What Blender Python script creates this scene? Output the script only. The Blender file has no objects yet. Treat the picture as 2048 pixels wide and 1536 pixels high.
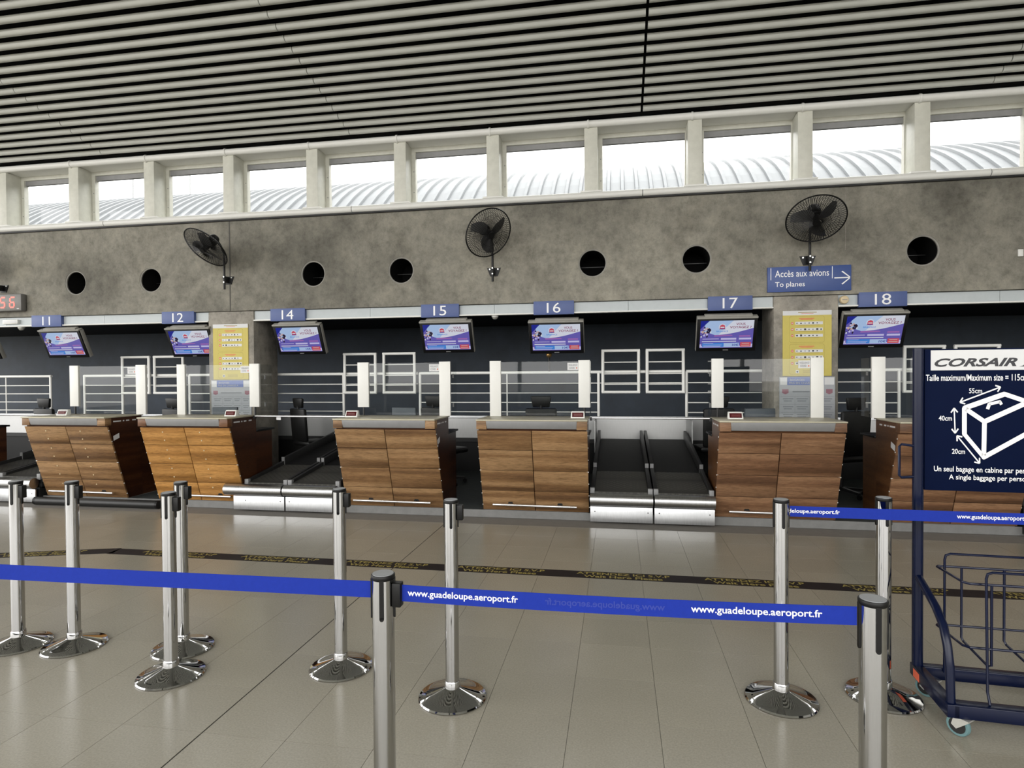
import bpy, bmesh, math, random
from mathutils import Vector, Matrix
random.seed(11)
SC = bpy.context.scene
COL = SC.collection
R = math.radians

# ------------------------------------------------------------------ camera
F, YAW, PIT, ROL, H = 1210.3, R(-9.934), R(-.842), R(-.398), 1.623
def ray(px, py):
    a, b = (px - 1024) / F, (py - 768) / F
    u = a * math.cos(ROL) + b * math.sin(ROL); v = -a * math.sin(ROL) + b * math.cos(ROL)
    d = math.cos(PIT) + v * math.sin(PIT); z = math.sin(PIT) - v * math.cos(PIT)
    return Vector((u * math.cos(YAW) + d * math.sin(YAW), -u * math.sin(YAW) + d * math.cos(YAW), z))
def at(px, py, Y=None, Z=None):
    """point seen at a photo pixel, on the plane Y = const or Z = const"""
    r = ray(px, py)
    t = Y / r.y if Y is not None else (Z - H) / r.z
    return Vector((0, 0, H)) + r * t
def sees(p):
    """photo pixel of a point (used only to choose which floor tiles are single objects)"""
    q = p - Vector((0, 0, H)); f0 = ray(1024, 768).normalized()
    rx = (ray(1024 + F, 768) - ray(1024, 768)).normalized(); dn = (ray(1024, 768 + F) - ray(1024, 768)).normalized()
    d = q.dot(f0)
    return (1024 + F * q.dot(rx) / d, 768 + F * q.dot(dn) / d) if d > .05 else None
cam = bpy.data.cameras.new('camera'); co = bpy.data.objects.new('camera', cam); COL.objects.link(co)
fw = ray(1024, 768).normalized(); rt = (ray(1024 + F, 768) - ray(1024, 768)).normalized()
up = (ray(1024, 768) - ray(1024, 768 + F)).normalized()
M = Matrix((rt, up, -fw)).transposed().to_4x4(); M.translation = (0, 0, H)
co.matrix_world = M
cam.sensor_width = 36; cam.sensor_fit = 'HORIZONTAL'; cam.lens = 36 * F / 2048; cam.clip_start = .05; cam.clip_end = 300
SC.camera = co

# ------------------------------------------------------------------ sky, light, exposure
w = bpy.data.worlds.new('world'); SC.world = w; w.use_nodes = True
bg = w.node_tree.nodes['Background']; bg.inputs['Color'].default_value = (1, .988, .968, 1); bg.inputs['Strength'].default_value = 1.0
SC.view_settings.view_transform = 'Standard'; SC.view_settings.look = 'None'; SC.view_settings.gamma = 1
SC.view_settings.use_curve_mapping = False
SC.view_settings.exposure = 2.4
SC.cycles.use_denoising = True
SC.cycles.max_bounces = 10; SC.cycles.diffuse_bounces = 5; SC.cycles.transparent_max_bounces = 12
SC.cycles.caustics_reflective = False; SC.cycles.caustics_refractive = False; SC.cycles.sample_clamp_indirect = 6
def portal(name, loc, rot, sx, sy):
    l = bpy.data.lights.new(name, 'AREA'); l.shape = 'RECTANGLE'; l.size = sx; l.size_y = sy; l.cycles.is_portal = True
    o = bpy.data.objects.new(name, l); COL.objects.link(o); o.location = loc; o.rotation_euler = rot
portal('facade_daylight', (-2.2, -8, 5), (R(90), 0, 0), 28.5, 8)
portal('side_daylight', (-16, 0, 4.2), (R(90), 0, R(-90)), 16, 7)
portal('clerestory_daylight', (-5, 8.9, 4.75), (R(-90), 0, 0), 34, .8)

# ------------------------------------------------------------------ mesh helpers
class MB:
    def __init__(s): s.v = []; s.f = []; s.m = []; s.cur = 0
    def add(s, vs, fs):
        n = len(s.v); s.v += [tuple(x) for x in vs]
        for f in fs: s.f.append(tuple(n + i for i in f)); s.m.append(s.cur)
        return s
    def hexa(s, p):  # 4 points low, 4 points high, same turn
        return s.add(p, [(3, 2, 1, 0), (4, 5, 6, 7), (0, 1, 5, 4), (1, 2, 6, 5), (2, 3, 7, 6), (3, 0, 4, 7)])
    def box(s, x0, x1, y0, y1, z0, z1):
        return s.hexa([(x0, y0, z0), (x1, y0, z0), (x1, y1, z0), (x0, y1, z0), (x0, y0, z1), (x1, y0, z1), (x1, y1, z1), (x0, y1, z1)])
    def prism(s, pts, a0, a1, axis='y'):  # outline in the other two axes
        def P(u, v, a): return {'x': (a, u, v), 'y': (u, a, v), 'z': (u, v, a)}[axis]
        n = len(pts)
        vs = [P(u, v, a0) for u, v in pts] + [P(u, v, a1) for u, v in pts]
        return s.add(vs, [tuple(range(n - 1, -1, -1)), tuple(range(n, 2 * n))] + [(i, (i + 1) % n, n + (i + 1) % n, n + i) for i in range(n)])
    def cyl(s, p0, p1, r0, r1=None, n=16, cap=True):
        p0, p1 = Vector(p0), Vector(p1); r1 = r0 if r1 is None else r1
        d = (p1 - p0).normalized(); a = d.orthogonal().normalized(); b = d.cross(a)
        vs = []
        for p, r in ((p0, r0), (p1, r1)):
            vs += [p + (a * math.cos(2 * math.pi * i / n) + b * math.sin(2 * math.pi * i / n)) * r for i in range(n)]
        fs = [(i, (i + 1) % n, n + (i + 1) % n, n + i) for i in range(n)]
        if cap: fs += [tuple(range(n - 1, -1, -1)), tuple(range(n, 2 * n))]
        return s.add(vs, fs)
    def tube(s, pts, r, n=8, closed=False):
        P = [Vector(p) for p in pts]; k = len(P); vs = []; a = None
        for i, p in enumerate(P):
            q0 = P[i - 1] if (i or closed) else p; q1 = P[(i + 1) % k] if (i < k - 1 or closed) else p
            d = (q1 - q0).normalized()
            a = (d.orthogonal() if a is None else a - d * a.dot(d)).normalized(); b = d.cross(a)
            vs += [p + (a * math.cos(2 * math.pi * j / n) + b * math.sin(2 * math.pi * j / n)) * r for j in range(n)]
        fs = []
        for i in range(k if closed else k - 1):
            o, q = i * n, ((i + 1) % k) * n
            fs += [(o + j, o + (j + 1) % n, q + (j + 1) % n, q + j) for j in range(n)]
        if not closed: fs += [tuple(range(n - 1, -1, -1)), tuple((k - 1) * n + j for j in range(n))]
        return s.add(vs, fs)
    def lathe(s, prof, n=32, c=(0, 0, 0)):
        vs = []; k = len(prof)
        for r, z in prof: vs += [(c[0] + r * math.cos(2 * math.pi * i / n), c[1] + r * math.sin(2 * math.pi * i / n), c[2] + z) for i in range(n)]
        fs = [(j * n + i, j * n + (i + 1) % n, (j + 1) * n + (i + 1) % n, (j + 1) * n + i) for j in range(k - 1) for i in range(n)]
        return s.add(vs, fs + [tuple(range(n - 1, -1, -1)), tuple((k - 1) * n + i for i in range(n))])
    def ell(s, c, rx, ry, rz, n=16, k=8):
        prof = [(max(math.sin(math.pi * j / k), .02), -math.cos(math.pi * j / k)) for j in range(k + 1)]
        t = MB().lathe(prof, n)
        return s.add([(c[0] + x * rx, c[1] + y * ry, c[2] + z * rz) for x, y, z in t.v], t.f)
    def flat(s, x0, x1, z0, z1, y, mi=0):  # print on a surface that faces -y
        s.cur = mi; return s.add([(x0, y, z0), (x1, y, z0), (x1, y, z1), (x0, y, z1)], [(0, 1, 2, 3)])
    def fpoly(s, pts, y, mi=0):
        s.cur = mi; return s.add([(a, y, b) for a, b in pts], [tuple(range(len(pts)))])
    def xf(s, m): s.v = [tuple(m @ Vector(v)) for v in s.v]; return s
    def mesh(s, name, mats, smooth=False, bevel=0, seg=2):
        me = bpy.data.meshes.new(name); me.from_pydata(s.v, [], s.f)
        for i, p in enumerate(me.polygons): p.material_index = s.m[i]
        bm = bmesh.new(); bm.from_mesh(me); bmesh.ops.recalc_face_normals(bm, faces=bm.faces)
        if bevel:
            es = [e for e in bm.edges if len(e.link_faces) == 2 and e.calc_face_angle(0) > R(30)]
            bmesh.ops.bevel(bm, geom=es, offset=bevel, segments=seg, affect='EDGES', profile=.5)
        bm.to_mesh(me); bm.free()
        for m in (mats if isinstance(mats, (list, tuple)) else [mats]): me.materials.append(m)
        if smooth or bevel:
            me.polygons.foreach_set('use_smooth', [True] * len(me.polygons)); me.set_sharp_from_angle(angle=R(38))
        return me
    def build(s, name, mats, parent=None, smooth=False, bevel=0, seg=2):
        return link(name, s.mesh(name, mats, smooth, bevel, seg), parent)
def link(name, me, parent=None):
    o = bpy.data.objects.new(name, me); COL.objects.link(o); o.parent = parent; return o
def tag(o, label, cat, group=None, kind=None):
    o['label'] = label; o['category'] = cat
    if group: o['group'] = group
    if kind: o['kind'] = kind
    return o
def thing(name, label, cat, loc=(0, 0, 0), rz=0, group=None):
    o = bpy.data.objects.new(name, None); COL.objects.link(o); o.location = loc; o.rotation_euler = (0, 0, rz); o.empty_display_size = .1
    return tag(o, label, cat, group)
def struct(o, label=None):
    o['kind'] = 'structure'
    if label: o['label'] = label
    return o
def troot(name, label, loc=(0, 0, 0)):
    o = bpy.data.objects.new(name, None); COL.objects.link(o); o.location = loc; o.empty_display_size = .1
    return struct(o, label)
def copy_tree(o, parent=None):
    c = o.copy(); COL.objects.link(c); c.parent = parent
    for ch in list(o.children): copy_tree(ch, c)
    return c
TXT = {}
def text(name, s, mat, parent, x, z, y, w=None, h=None, bold=0, shear=0, align='C', mirror=False, depth=.0008, rot=None):
    """lettering that faces -y, fitted to a width and/or height, at x (centre or left) and z (centre)"""
    key = (s, bold, shear)
    if key not in TXT:
        cu = bpy.data.curves.new('t', 'FONT'); cu.body = s; cu.size = 1; cu.offset = bold; cu.shear = shear; cu.resolution_u = 3; cu.extrude = 0
        to = bpy.data.objects.new('t', cu); COL.objects.link(to); bpy.context.view_layer.update()
        me = bpy.data.meshes.new_from_object(to.evaluated_get(bpy.context.evaluated_depsgraph_get()))
        TXT[key] = ([v.co.copy() for v in me.vertices], [tuple(p.vertices) for p in me.polygons])
        bpy.data.objects.remove(to); bpy.data.curves.remove(cu); bpy.data.meshes.remove(me)
    vs, fs = TXT[key]
    x0, x1 = min(v.x for v in vs), max(v.x for v in vs); y0, y1 = min(v.y for v in vs), max(v.y for v in vs)
    sx = w / (x1 - x0) if w else h / (y1 - y0); sy = h / (y1 - y0) if h else sx
    cx = (x0 + x1) / 2 if align == 'C' else x0; cy = (y0 + y1) / 2
    mb = MB().add([((-1 if mirror else 1) * (v.x - cx) * sx, 0, (v.y - cy) * sy) for v in vs], fs)
    me = mb.mesh(name, mat); o = link(name, me, parent)
    o.location = (x, y - depth, z)
    if rot is not None: o.rotation_euler = rot
    return o

# ------------------------------------------------------------------ materials
def nt(name):
    m = bpy.data.materials.new(name); m.use_nodes = True; t = m.node_tree
    return m, t, t.nodes['Principled BSDF'], t.nodes, t.links
def N(ns, typ, **kw):
    n = ns.new(typ)
    for k, v in kw.items(): setattr(n, k, v)
    return n
def noise(t, vec, scale, detail=4, rough=.6, stretch=None):
    ns, ls = t.nodes, t.links
    if stretch:
        mp = N(ns, 'ShaderNodeMapping'); mp.inputs['Scale'].default_value = stretch; ls.new(vec, mp.inputs['Vector']); vec = mp.outputs[0]
    n = N(ns, 'ShaderNodeTexNoise'); n.inputs['Scale'].default_value = scale; n.inputs['Detail'].default_value = detail; n.inputs['Roughness'].default_value = rough
    ls.new(vec, n.inputs['Vector']); return n.outputs['Fac']
def ramp(t, fac, stops):
    r = N(t.nodes, 'ShaderNodeValToRGB'); e = r.color_ramp.elements
    while len(e) < len(stops): e.new(.5)
    for i, (p, c) in enumerate(stops): e[i].position = p; e[i].color = (*c, 1)
    t.links.new(fac, r.inputs[0]); return r.outputs[0]
def mul(t, a, b, fac=1, typ='MULTIPLY'):
    m = N(t.nodes, 'ShaderNodeMix', data_type='RGBA', blend_type=typ); m.inputs['Factor'].default_value = fac
    t.links.new(a, m.inputs['A']); t.links.new(b, m.inputs['B']); return m.outputs['Result']
def bump(t, p, h, strength, dist=.01):
    b = N(t.nodes, 'ShaderNodeBump'); b.inputs['Strength'].default_value = strength; b.inputs['Distance'].default_value = dist
    t.links.new(h, b.inputs['Height']); t.links.new(b.outputs[0], p.inputs['Normal'])
def simple(name, col, rough=.5, metal=0, var=.06, scale=12, spec=.5):
    m, t, p, ns, ls = nt(name)
    g = N(ns, 'ShaderNodeTexCoord').outputs['Object']
    f = noise(t, g, scale, 3)
    lo = tuple(c * (1 - var) for c in col); hi = tuple(min(1, c * (1 + var)) for c in col)
    ls.new(ramp(t, f, [(.3, lo), (.7, hi)]), p.inputs['Base Color'])
    p.inputs['Roughness'].default_value = rough; p.inputs['Metallic'].default_value = metal
    p.inputs['Specular IOR Level'].default_value = spec
    return m
def emit(name, col, st):
    m, t, p, ns, ls = nt(name)
    p.inputs['Base Color'].default_value = (*[c * .03 for c in col], 1); p.inputs['Roughness'].default_value = .25
    p.inputs['Emission Color'].default_value = (*col, 1); p.inputs['Emission Strength'].default_value = st
    return m
def concrete(name, col, big=.45):
    m, t, p, ns, ls = nt(name)
    g = N(ns, 'ShaderNodeNewGeometry').outputs['Position']
    a = ramp(t, noise(t, g, big, 6, .65), [(.34, tuple(c * .60 for c in col)), (.5, col), (.66, tuple(c * 1.25 for c in col))])
    b = ramp(t, noise(t, g, 1.3, 6, .7, (1.2, 1, .8)), [(.34, (.74, .73, .71)), (.5, (.98, .98, .97)), (.66, (1.12, 1.11, 1.08))])
    c = ramp(t, noise(t, g, 5.5, 9, .78), [(.32, (.62, .62, .60)), (.5, (.98, .98, .97)), (.68, (1.24, 1.23, 1.2))])
    d = ramp(t, noise(t, g, 60, 3, .6), [(.28, (.84, .84, .84)), (.45, (1, 1, 1)), (1, (1, 1, 1))])
    ls.new(mul(t, mul(t, mul(t, a, b), c), d), p.inputs['Base Color'])
    p.inputs['Roughness'].default_value = .72; p.inputs['Specular IOR Level'].default_value = .3
    bump(t, p, noise(t, g, 22, 5, .7), .25, .01)
    return m
def wood(name, lo, mid, hi, rough=.5, vary=.22):
    m, t, p, ns, ls = nt(name)
    g = N(ns, 'ShaderNodeTexCoord').outputs['Object']; oi = N(ns, 'ShaderNodeObjectInfo').outputs['Random']
    sc = N(ns, 'ShaderNodeVectorMath', operation='SCALE'); sc.inputs[0].default_value = (17.3, 9.1, 23.7); ls.new(oi, sc.inputs['Scale'])
    ad = N(ns, 'ShaderNodeVectorMath', operation='ADD'); ls.new(g, ad.inputs[0]); ls.new(sc.outputs[0], ad.inputs[1]); g = ad.outputs[0]
    # board rows inside each panel, then grain along x
    bands = ramp(t, noise(t, g, 1, 1, .4, (.30, .5, 12)), [(.32, lo), (.48, mid), (.62, hi)])
    grain = ramp(t, noise(t, g, 6, 8, .75, (1.1, 3, 13)), [(.28, (.46, .43, .41)), (.47, (.96, .95, .94)), (.72, (1.24, 1.23, 1.21))])
    fine = ramp(t, noise(t, g, 22, 4, .7, (.6, 3, 14)), [(.3, (.58, .55, .52)), (.6, (1.12, 1.12, 1.12))])
    knots = ramp(t, noise(t, g, 7, 2, .5, (.7, 1, 2.4)), [(.16, (.55, .48, .42)), (.27, (1, 1, 1))])
    c = mul(t, mul(t, mul(t, bands, grain), fine), knots)
    hv = N(ns, 'ShaderNodeHueSaturation'); v = N(ns, 'ShaderNodeMapRange'); v.inputs['To Min'].default_value = 1 - vary * .5; v.inputs['To Max'].default_value = 1 + vary * .35
    ls.new(oi, v.inputs['Value']); ls.new(v.outputs[0], hv.inputs['Value']); ls.new(c, hv.inputs['Color']); ls.new(hv.outputs[0], p.inputs['Base Color'])
    p.inputs['Roughness'].default_value = rough; p.inputs['Specular IOR Level'].default_value = .35
    bump(t, p, noise(t, g, 6, 6, .7, (1, 3, 13)), .15, .004)
    return m
def floor_mat():
    m, t, p, ns, ls = nt('floor_tile')
    g = N(ns, 'ShaderNodeNewGeometry').outputs['Position']; oi = N(ns, 'ShaderNodeObjectInfo').outputs['Random']
    a = ramp(t, noise(t, g, .9, 4, .6), [(.3, (.305, .283, .226)), (.7, (.342, .318, .256))])
    b = ramp(t, noise(t, g, 110, 2, .6), [(.3, (.88, .88, .88)), (.7, (1.1, 1.1, 1.1))])
    c = ramp(t, oi, [(0, (.965, .965, .965)), (1, (1.03, 1.03, 1.03))])
    ls.new(mul(t, mul(t, a, b), c), p.inputs['Base Color'])
    p.inputs['Roughness'].default_value = .24
    p.inputs['Specular IOR Level'].default_value = .5
    return m
def clear(name, tint=(.93, .95, .95), gloss=1.0):
    m = bpy.data.materials.new(name); m.use_nodes = True; t = m.node_tree; ns, ls = t.nodes, t.links
    ns.remove(ns['Principled BSDF']); out = ns['Material Output']
    a = N(ns, 'ShaderNodeBsdfTransparent'); a.inputs[0].default_value = (*tint, 1)
    b = N(ns, 'ShaderNodeBsdfGlossy'); b.inputs['Roughness'].default_value = .02
    f = N(ns, 'ShaderNodeFresnel'); f.inputs[0].default_value = 1.49
    k = N(ns, 'ShaderNodeMath', operation='MULTIPLY'); k.inputs[1].default_value = gloss; ls.new(f.outputs[0], k.inputs[0])
    bf = N(ns, 'ShaderNodeNewGeometry'); iv = N(ns, 'ShaderNodeMath', operation='SUBTRACT'); iv.inputs[0].default_value = 1; ls.new(bf.outputs['Backfacing'], iv.inputs[1])
    k2 = N(ns, 'ShaderNodeMath', operation='MULTIPLY'); ls.new(k.outputs[0], k2.inputs[0]); ls.new(iv.outputs[0], k2.inputs[1])   # the pane's far face only lets light out
    mx = N(ns, 'ShaderNodeMixShader'); ls.new(k2.outputs[0], mx.inputs[0]); ls.new(a.outputs[0], mx.inputs[1]); ls.new(b.outputs[0], mx.inputs[2]); ls.new(mx.outputs[0], out.inputs[0])
    return m
def brushed(name, col, rough, stretch=(1, 1, 40)):
    m, t, p, ns, ls = nt(name); g = N(ns, 'ShaderNodeTexCoord').outputs['Object']
    f = noise(t, g, 8, 5, .7, stretch)
    ls.new(ramp(t, f, [(.25, tuple(c * .82 for c in col)), (.75, tuple(min(1, c * 1.1) for c in col))]), p.inputs['Base Color'])
    p.inputs['Metallic'].default_value = 1; ls.new(ramp(t, f, [(.2, (rough * .8,) * 3), (.8, (rough * 1.25,) * 3)]), p.inputs['Roughness'])
    return m
def belt_mat(name, col):
    m, t, p, ns, ls = nt(name); g = N(ns, 'ShaderNodeTexCoord').outputs['Object']
    mp = N(ns, 'ShaderNodeMapping'); mp.inputs['Rotation'].default_value = (0, 0, R(45)); mp.inputs['Scale'].default_value = (19, 19, 19); ls.new(g, mp.inputs[0])
    ch = N(ns, 'ShaderNodeTexVoronoi', feature='DISTANCE_TO_EDGE'); ch.inputs['Randomness'].default_value = 0; ch.inputs['Scale'].default_value = 1; ls.new(mp.outputs[0], ch.inputs['Vector'])
    ls.new(ramp(t, ch.outputs[0], [(.0, tuple(c * .5 for c in col)), (.25, tuple(c * 1.25 for c in col))]), p.inputs['Base Color'])
    p.inputs['Roughness'].default_value = .55; bump(t, p, ch.outputs[0], .5, .004)
    return m
CONC = concrete('raw_concrete', (.215, .203, .172)); RIMC = simple('pale_concrete_rim', (.24, .23, .205), .7, var=.1, scale=20); CONC_P = concrete('pillar_concrete', (.25, .232, .205), .8)
FLOOR = floor_mat(); GROUT = simple('floor_joint', (.19, .178, .16), .8)
WHITE = simple('white_paint', (.68, .675, .64), .4, var=.015); CREAM = simple('cream_mullion_paint', (.55, .545, .48), .45)
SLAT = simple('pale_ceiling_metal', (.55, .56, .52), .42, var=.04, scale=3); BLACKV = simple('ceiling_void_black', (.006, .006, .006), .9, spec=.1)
NAVYW = simple('navy_wall_paint', (.030, .042, .060), .6, var=.22, scale=2.5)
GREYF = simple('pale_grey_fascia', (.42, .455, .465), .45, var=.03); SIGNB = simple('slate_blue_sign', (.066, .098, .25), .5, var=.03)
DIRB = simple('direction_sign_blue', (.035, .07, .23), .45, var=.03); LETW = simple('white_lettering', (.80, .80, .80), .5, var=.01)
WOODS = {'honey': wood('honey_wood', (.24, .112, .028), (.37, .182, .050), (.48, .25, .076)),
         'oak': wood('weathered_oak', (.115, .060, .026), (.215, .120, .053), (.32, .195, .095)),
         'brown': wood('brown_wood', (.11, .055, .028), (.185, .096, .050), (.26, .145, .078))}
DWOOD = wood('dark_red_wood', (.030, .010, .005), (.042, .014, .006), (.06, .022, .009), .3, .2)
BWOOD = wood('brown_side_wood', (.075, .030, .011), (.11, .046, .017), (.14, .062, .024), .35, .2)
LAMI = simple('cream_laminate', (.40, .37, .27), .35, var=.05, scale=30); STEEL = brushed('brushed_steel', (.50, .50, .50), .3, (40, 1, 1)); PLATE = brushed('dull_steel_plate', (.48, .48, .475), .5, (40, 1, 1))
LIPS = simple('satin_steel_lip', (.24, .24, .24), .5, .3, .05); CHROME = simple('chrome', (.50, .50, .50), .05, 1, .01)
RAILC = simple('polished_rail', (.85, .85, .85), .38, 1, .02); WSTEEL = brushed('pale_steel_plate', (.66, .67, .68), .42, (30, 1, 2))
BLACK = simple('black_plastic', (.0045, .0045, .0045), .45, spec=.3); DGREY = simple('dark_grey_metal', (.020, .020, .020), .45, .3)
MGREY = simple('mid_grey_plastic', (.22, .22, .22), .5); CAPG = simple('grey_cap_disc', (.27, .28, .29), .4)
PLINTH = simple('grey_plinth', (.17, .17, .165), .5, var=.1); CARPET = simple('dark_platform_covering', (.030, .036, .036), .75, var=.2)
BELT1 = belt_mat('front_belt_rubber', (.050, .048, .040)); BELT2 = simple('rear_belt_rubber', (.007, .007, .007), .6, spec=.3)
RAILW = simple('white_guard_rail', (.78, .775, .74), .4, var=.02); ACRYL = clear('clear_acrylic', (.94, .955, .95), 1.0); GLASS = clear('window_glass', (.97, .98, .98), .8)
BLUEB = simple('royal_blue_webbing', (.012, .030, .275), .7, var=.05, scale=60, spec=.12); GHOST = simple('faint_back_print', (.017, .036, .270), .6)
CARTB = simple('navy_cart_enamel', (.0018, .0048, .024), .25, var=.05, spec=.3); BOARD = simple('navy_board', (.0016, .0050, .024), .7, var=.04, spec=.06)
YELLOW = simple('poster_yellow', (.50, .41, .075), .5, var=.03); PAPER = simple('white_paper', (.60, .60, .60), .55, var=.02); GPAPER = simple('grey_paper', (.33, .34, .36), .5, var=.03)
YLINE = simple('poster_box_line', (.30, .24, .03), .5); RED = simple('print_red', (.60, .12, .05), .5); INK = simple('print_ink', (.010, .010, .014), .5); MUTE = simple('print_muted_line', (.28, .22, .05), .5)
PBLUE = simple('print_blue', (.09, .14, .36), .5); GINK = simple('grey_print', (.17, .18, .20), .5); MAROON = simple('print_maroon', (.24, .10, .13), .5)
TAPE = simple('dark_floor_tape', (.013, .009, .010), .6, var=.15, spec=.2); TAPEY = simple('tape_yellow', (.30, .24, .055), .55, var=.15)
TVW = simple('beige_tv_casing', (.30, .29, .26), .5); BRASS = simple('brass', (.55, .33, .12), .3, .8); BEIGE = simple('beige_plastic', (.55, .44, .27), .5)
FANB = simple('fan_black', (.005, .005, .005), .45, spec=.3); FANBL = simple('fan_blade_grey', (.04, .04, .04), .4)
TEAL = simple('teal_wheel_tyre', (.12, .22, .23), .5); ZINC = simple('zinc_caster', (.70, .70, .66), .3, .7); ORANGE = simple('orange_sticker', (.85, .16, .08), .5)
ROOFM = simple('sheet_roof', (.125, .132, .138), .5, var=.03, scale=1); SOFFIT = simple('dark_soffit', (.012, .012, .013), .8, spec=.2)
CLOCKF = simple('clock_case_grey', (.16, .155, .145), .45); LEDR = emit('led_red', (1, .10, .06), .32); LEDS = emit('led_dim_red', (1, .05, .05), .014); LEDD = simple('led_window_dark_red', (.06, .004, .006), .2)
MONI = simple('slate_monitor_shell', (.06, .07, .085), .5)
SCR = [emit('screen_' + n, c, .118) for n, c in (('navy', (.02, .03, .35)), ('paleblue', (.50, .68, 1.0)), ('white', (.85, .88, 1.0)), ('violet', (.17, .14, .55)), ('red', (.75, .10, .14)), ('blue', (.08, .30, .85)), ('skin', (.75, .50, .45)), ('hair', (.03, .02, .05)), ('mauve', (.42, .18, .55)), ('lilac', (.70, .66, 1.0)), ('crimson', (.30, .02, .09)))]

# ------------------------------------------------------------------ planes of the place
YB = 8.56        # face of the concrete beam
YP = 8.58        # pillar face
YPB = 9.25       # pillar back
YF = 9.40        # guard fence and gates
YW = 11.8        # navy back wall
XL, XR = -16.5, 12.0

# ------------------------------------------------------------------ floor
fl = MB().box(XL, XR, -8, YW, -.06, -.004).build('floor', GROUT); struct(fl, 'beige grey tiled floor of the hall')
TX, TY = .4125, .3975
X0, Y0 = -1.881, 2.455
tiles = []
for i in range(math.floor((XL - X0) / TX) + 1, math.floor((XR - X0) / TX)):
    for j in range(math.floor((-8 - Y0) / TY) + 1, math.floor((6.72 - Y0) / TY)):
        tiles.append((X0 + i * TX, Y0 + j * TY))
def shown(t):
    q = sees(Vector((t[0] + TX / 2, t[1] + TY / 2, 0)))
    return q is not None and t[1] > 1.0 and -60 < q[0] < 2108 and 0 < q[1] < 1640
vis = sorted([t for t in tiles if shown(t)], key=lambda t: t[0] ** 2 + t[1] ** 2)[:290]
vset = set(vis)
tg = .0010
def tile_geo(mb, x, y):
    a, b, c, d = x + tg, x + TX - tg, y + tg, y + TY - tg
    if abs(x - X0) < 1e-6: a += .006
    return mb.add([(a, c, -.004), (b, c, -.004), (b, d, -.004), (a, d, -.004), (a, c, 0), (b, c, 0), (b, d, 0), (a, d, 0)], [(4, 5, 6, 7), (0, 1, 5, 4), (1, 2, 6, 5), (2, 3, 7, 6), (3, 0, 4, 7)])
tm = [tile_geo(MB(), 0, 0).mesh('floor_tile', FLOOR), MB().box(tg + .006, TX - tg, tg, TY - tg, -.004, 0).mesh('floor_tile', FLOOR)]
for t in vis:
    o = link('floor_tile', tm[1 if abs(t[0] - X0) < 1e-6 else 0], fl); o.location = (t[0], t[1], 0)
mb = MB()
for t in tiles:
    if t not in vset: tile_geo(mb, *t)
MB().box(X0 - .001, X0 + .007, -8, 6.7, -.0045, -.0025).build('expansion_joint', simple('dark_joint', (.035, .033, .03), .8), fl)
o = mb.build('floor_tiling', FLOOR, fl); o['kind'] = 'stuff'

# ------------------------------------------------------------------ staff platform and back of house
pf = MB().box(XL, XR, 6.76, YW, 0, .082).build('staff_platform', CARPET); struct(pf, 'low dark platform behind the check-in desks')
MB().box(XL, XR, 6.745, 6.76, 0, .085).build('platform_edge', PLINTH, pf)
struct(MB().box(XL, XR, YW, YW + .1, 0, 4.12).build('wall_back', NAVYW), 'dark navy painted back wall')
sp = troot('baggage_collector', 'steel baggage collector housing along the back wall')
MB().box(XL, XR, YF + .08, YF + .1, .60, .95).build('steel_backplate', PLATE, sp)
MB().box(XL, XR, YF + .04, YF + .12, .945, .975).build('steel_ledge', WSTEEL, sp)
for x_ in (-4.30, -3.10, -.33, 1.02, -8.5, -7.15):
    MB().box(x_ - .006, x_ + .006, 8.75, YF + .06, .50, .96).build('steel_cheek', PLATE, sp)
MB().box(XL, XR, YF + .02, YF + .1, .56, .62).build('lower_ledge', DGREY, sp)
MB().box(XL, XR, YF + .06, YF + .1, .08, .58).build('shade_panel', BLACK, sp)  # black sheet standing in for shadow and dark floor under the steel plate

# ------------------------------------------------------------------ concrete beam with round openings
zB0 = at(1149, 603, Y=YB).z; zB1 = at(1024, 409, Y=YB).z + .06
hx0 = at(151, 567, Y=YB).x; hs = 1.4; hr = .198; hz = at(802, 541, Y=YB).z
holes = []
for px, py in ((151, 567), (301, 559), (626, 548), (802, 541), (1185, 525), (1393, 519), (1846, 501)):
    holes.append(at(px, py, Y=YB).x)
holes += [holes[0] - 2.8, holes[0] - 4.2, holes[-1] + 1.4, holes[-1] + 4.2]
holes.sort()
mb = MB()
def q(x0, x1, z0, z1): mb.add([(x0, YB, z0), (x1, YB, z0), (x1, YB, z1), (x0, YB, z1)], [(0, 1, 2, 3)])
xc = XL; s2 = .30
for hx in holes:
    q(xc, hx - s2, zB0, zB1); q(hx - s2, hx + s2, zB0, hz - s2); q(hx - s2, hx + s2, hz + s2, zB1)
    n = 40; ins, out, dp = [], [], []
    for i in range(n):
        a = 2 * math.pi * i / n; c, s_ = math.cos(a), math.sin(a); k = s2 / max(abs(c), abs(s_))
        ins.append((hx + hr * c, YB, hz + hr * s_)); out.append((hx + k * c, YB, hz + k * s_)); dp.append((hx + hr * c, YB + .66, hz + hr * s_))
    mb.add(ins + out, [(i, (i + 1) % n, n + (i + 1) % n, n + i) for i in range(n)])
    mb.add(ins + dp, [(i, (i + 1) % n, n + (i + 1) % n, n + i) for i in range(n)])
    xc = hx + s2
q(xc, XR, zB0, zB1)
mb.add([(XL, YB, zB0), (XR, YB, zB0), (XR, YB + .68, zB0), (XL, YB + .68, zB0)], [(0, 1, 2, 3)])
mb.add([(XL, YB, zB1), (XR, YB, zB1), (XR, YB + .68, zB1), (XL, YB + .68, zB1)], [(0, 1, 2, 3)])
wf = mb.build('wall_front', CONC, smooth=True); struct(wf, 'raw grey concrete beam wall with round openings')
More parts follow.
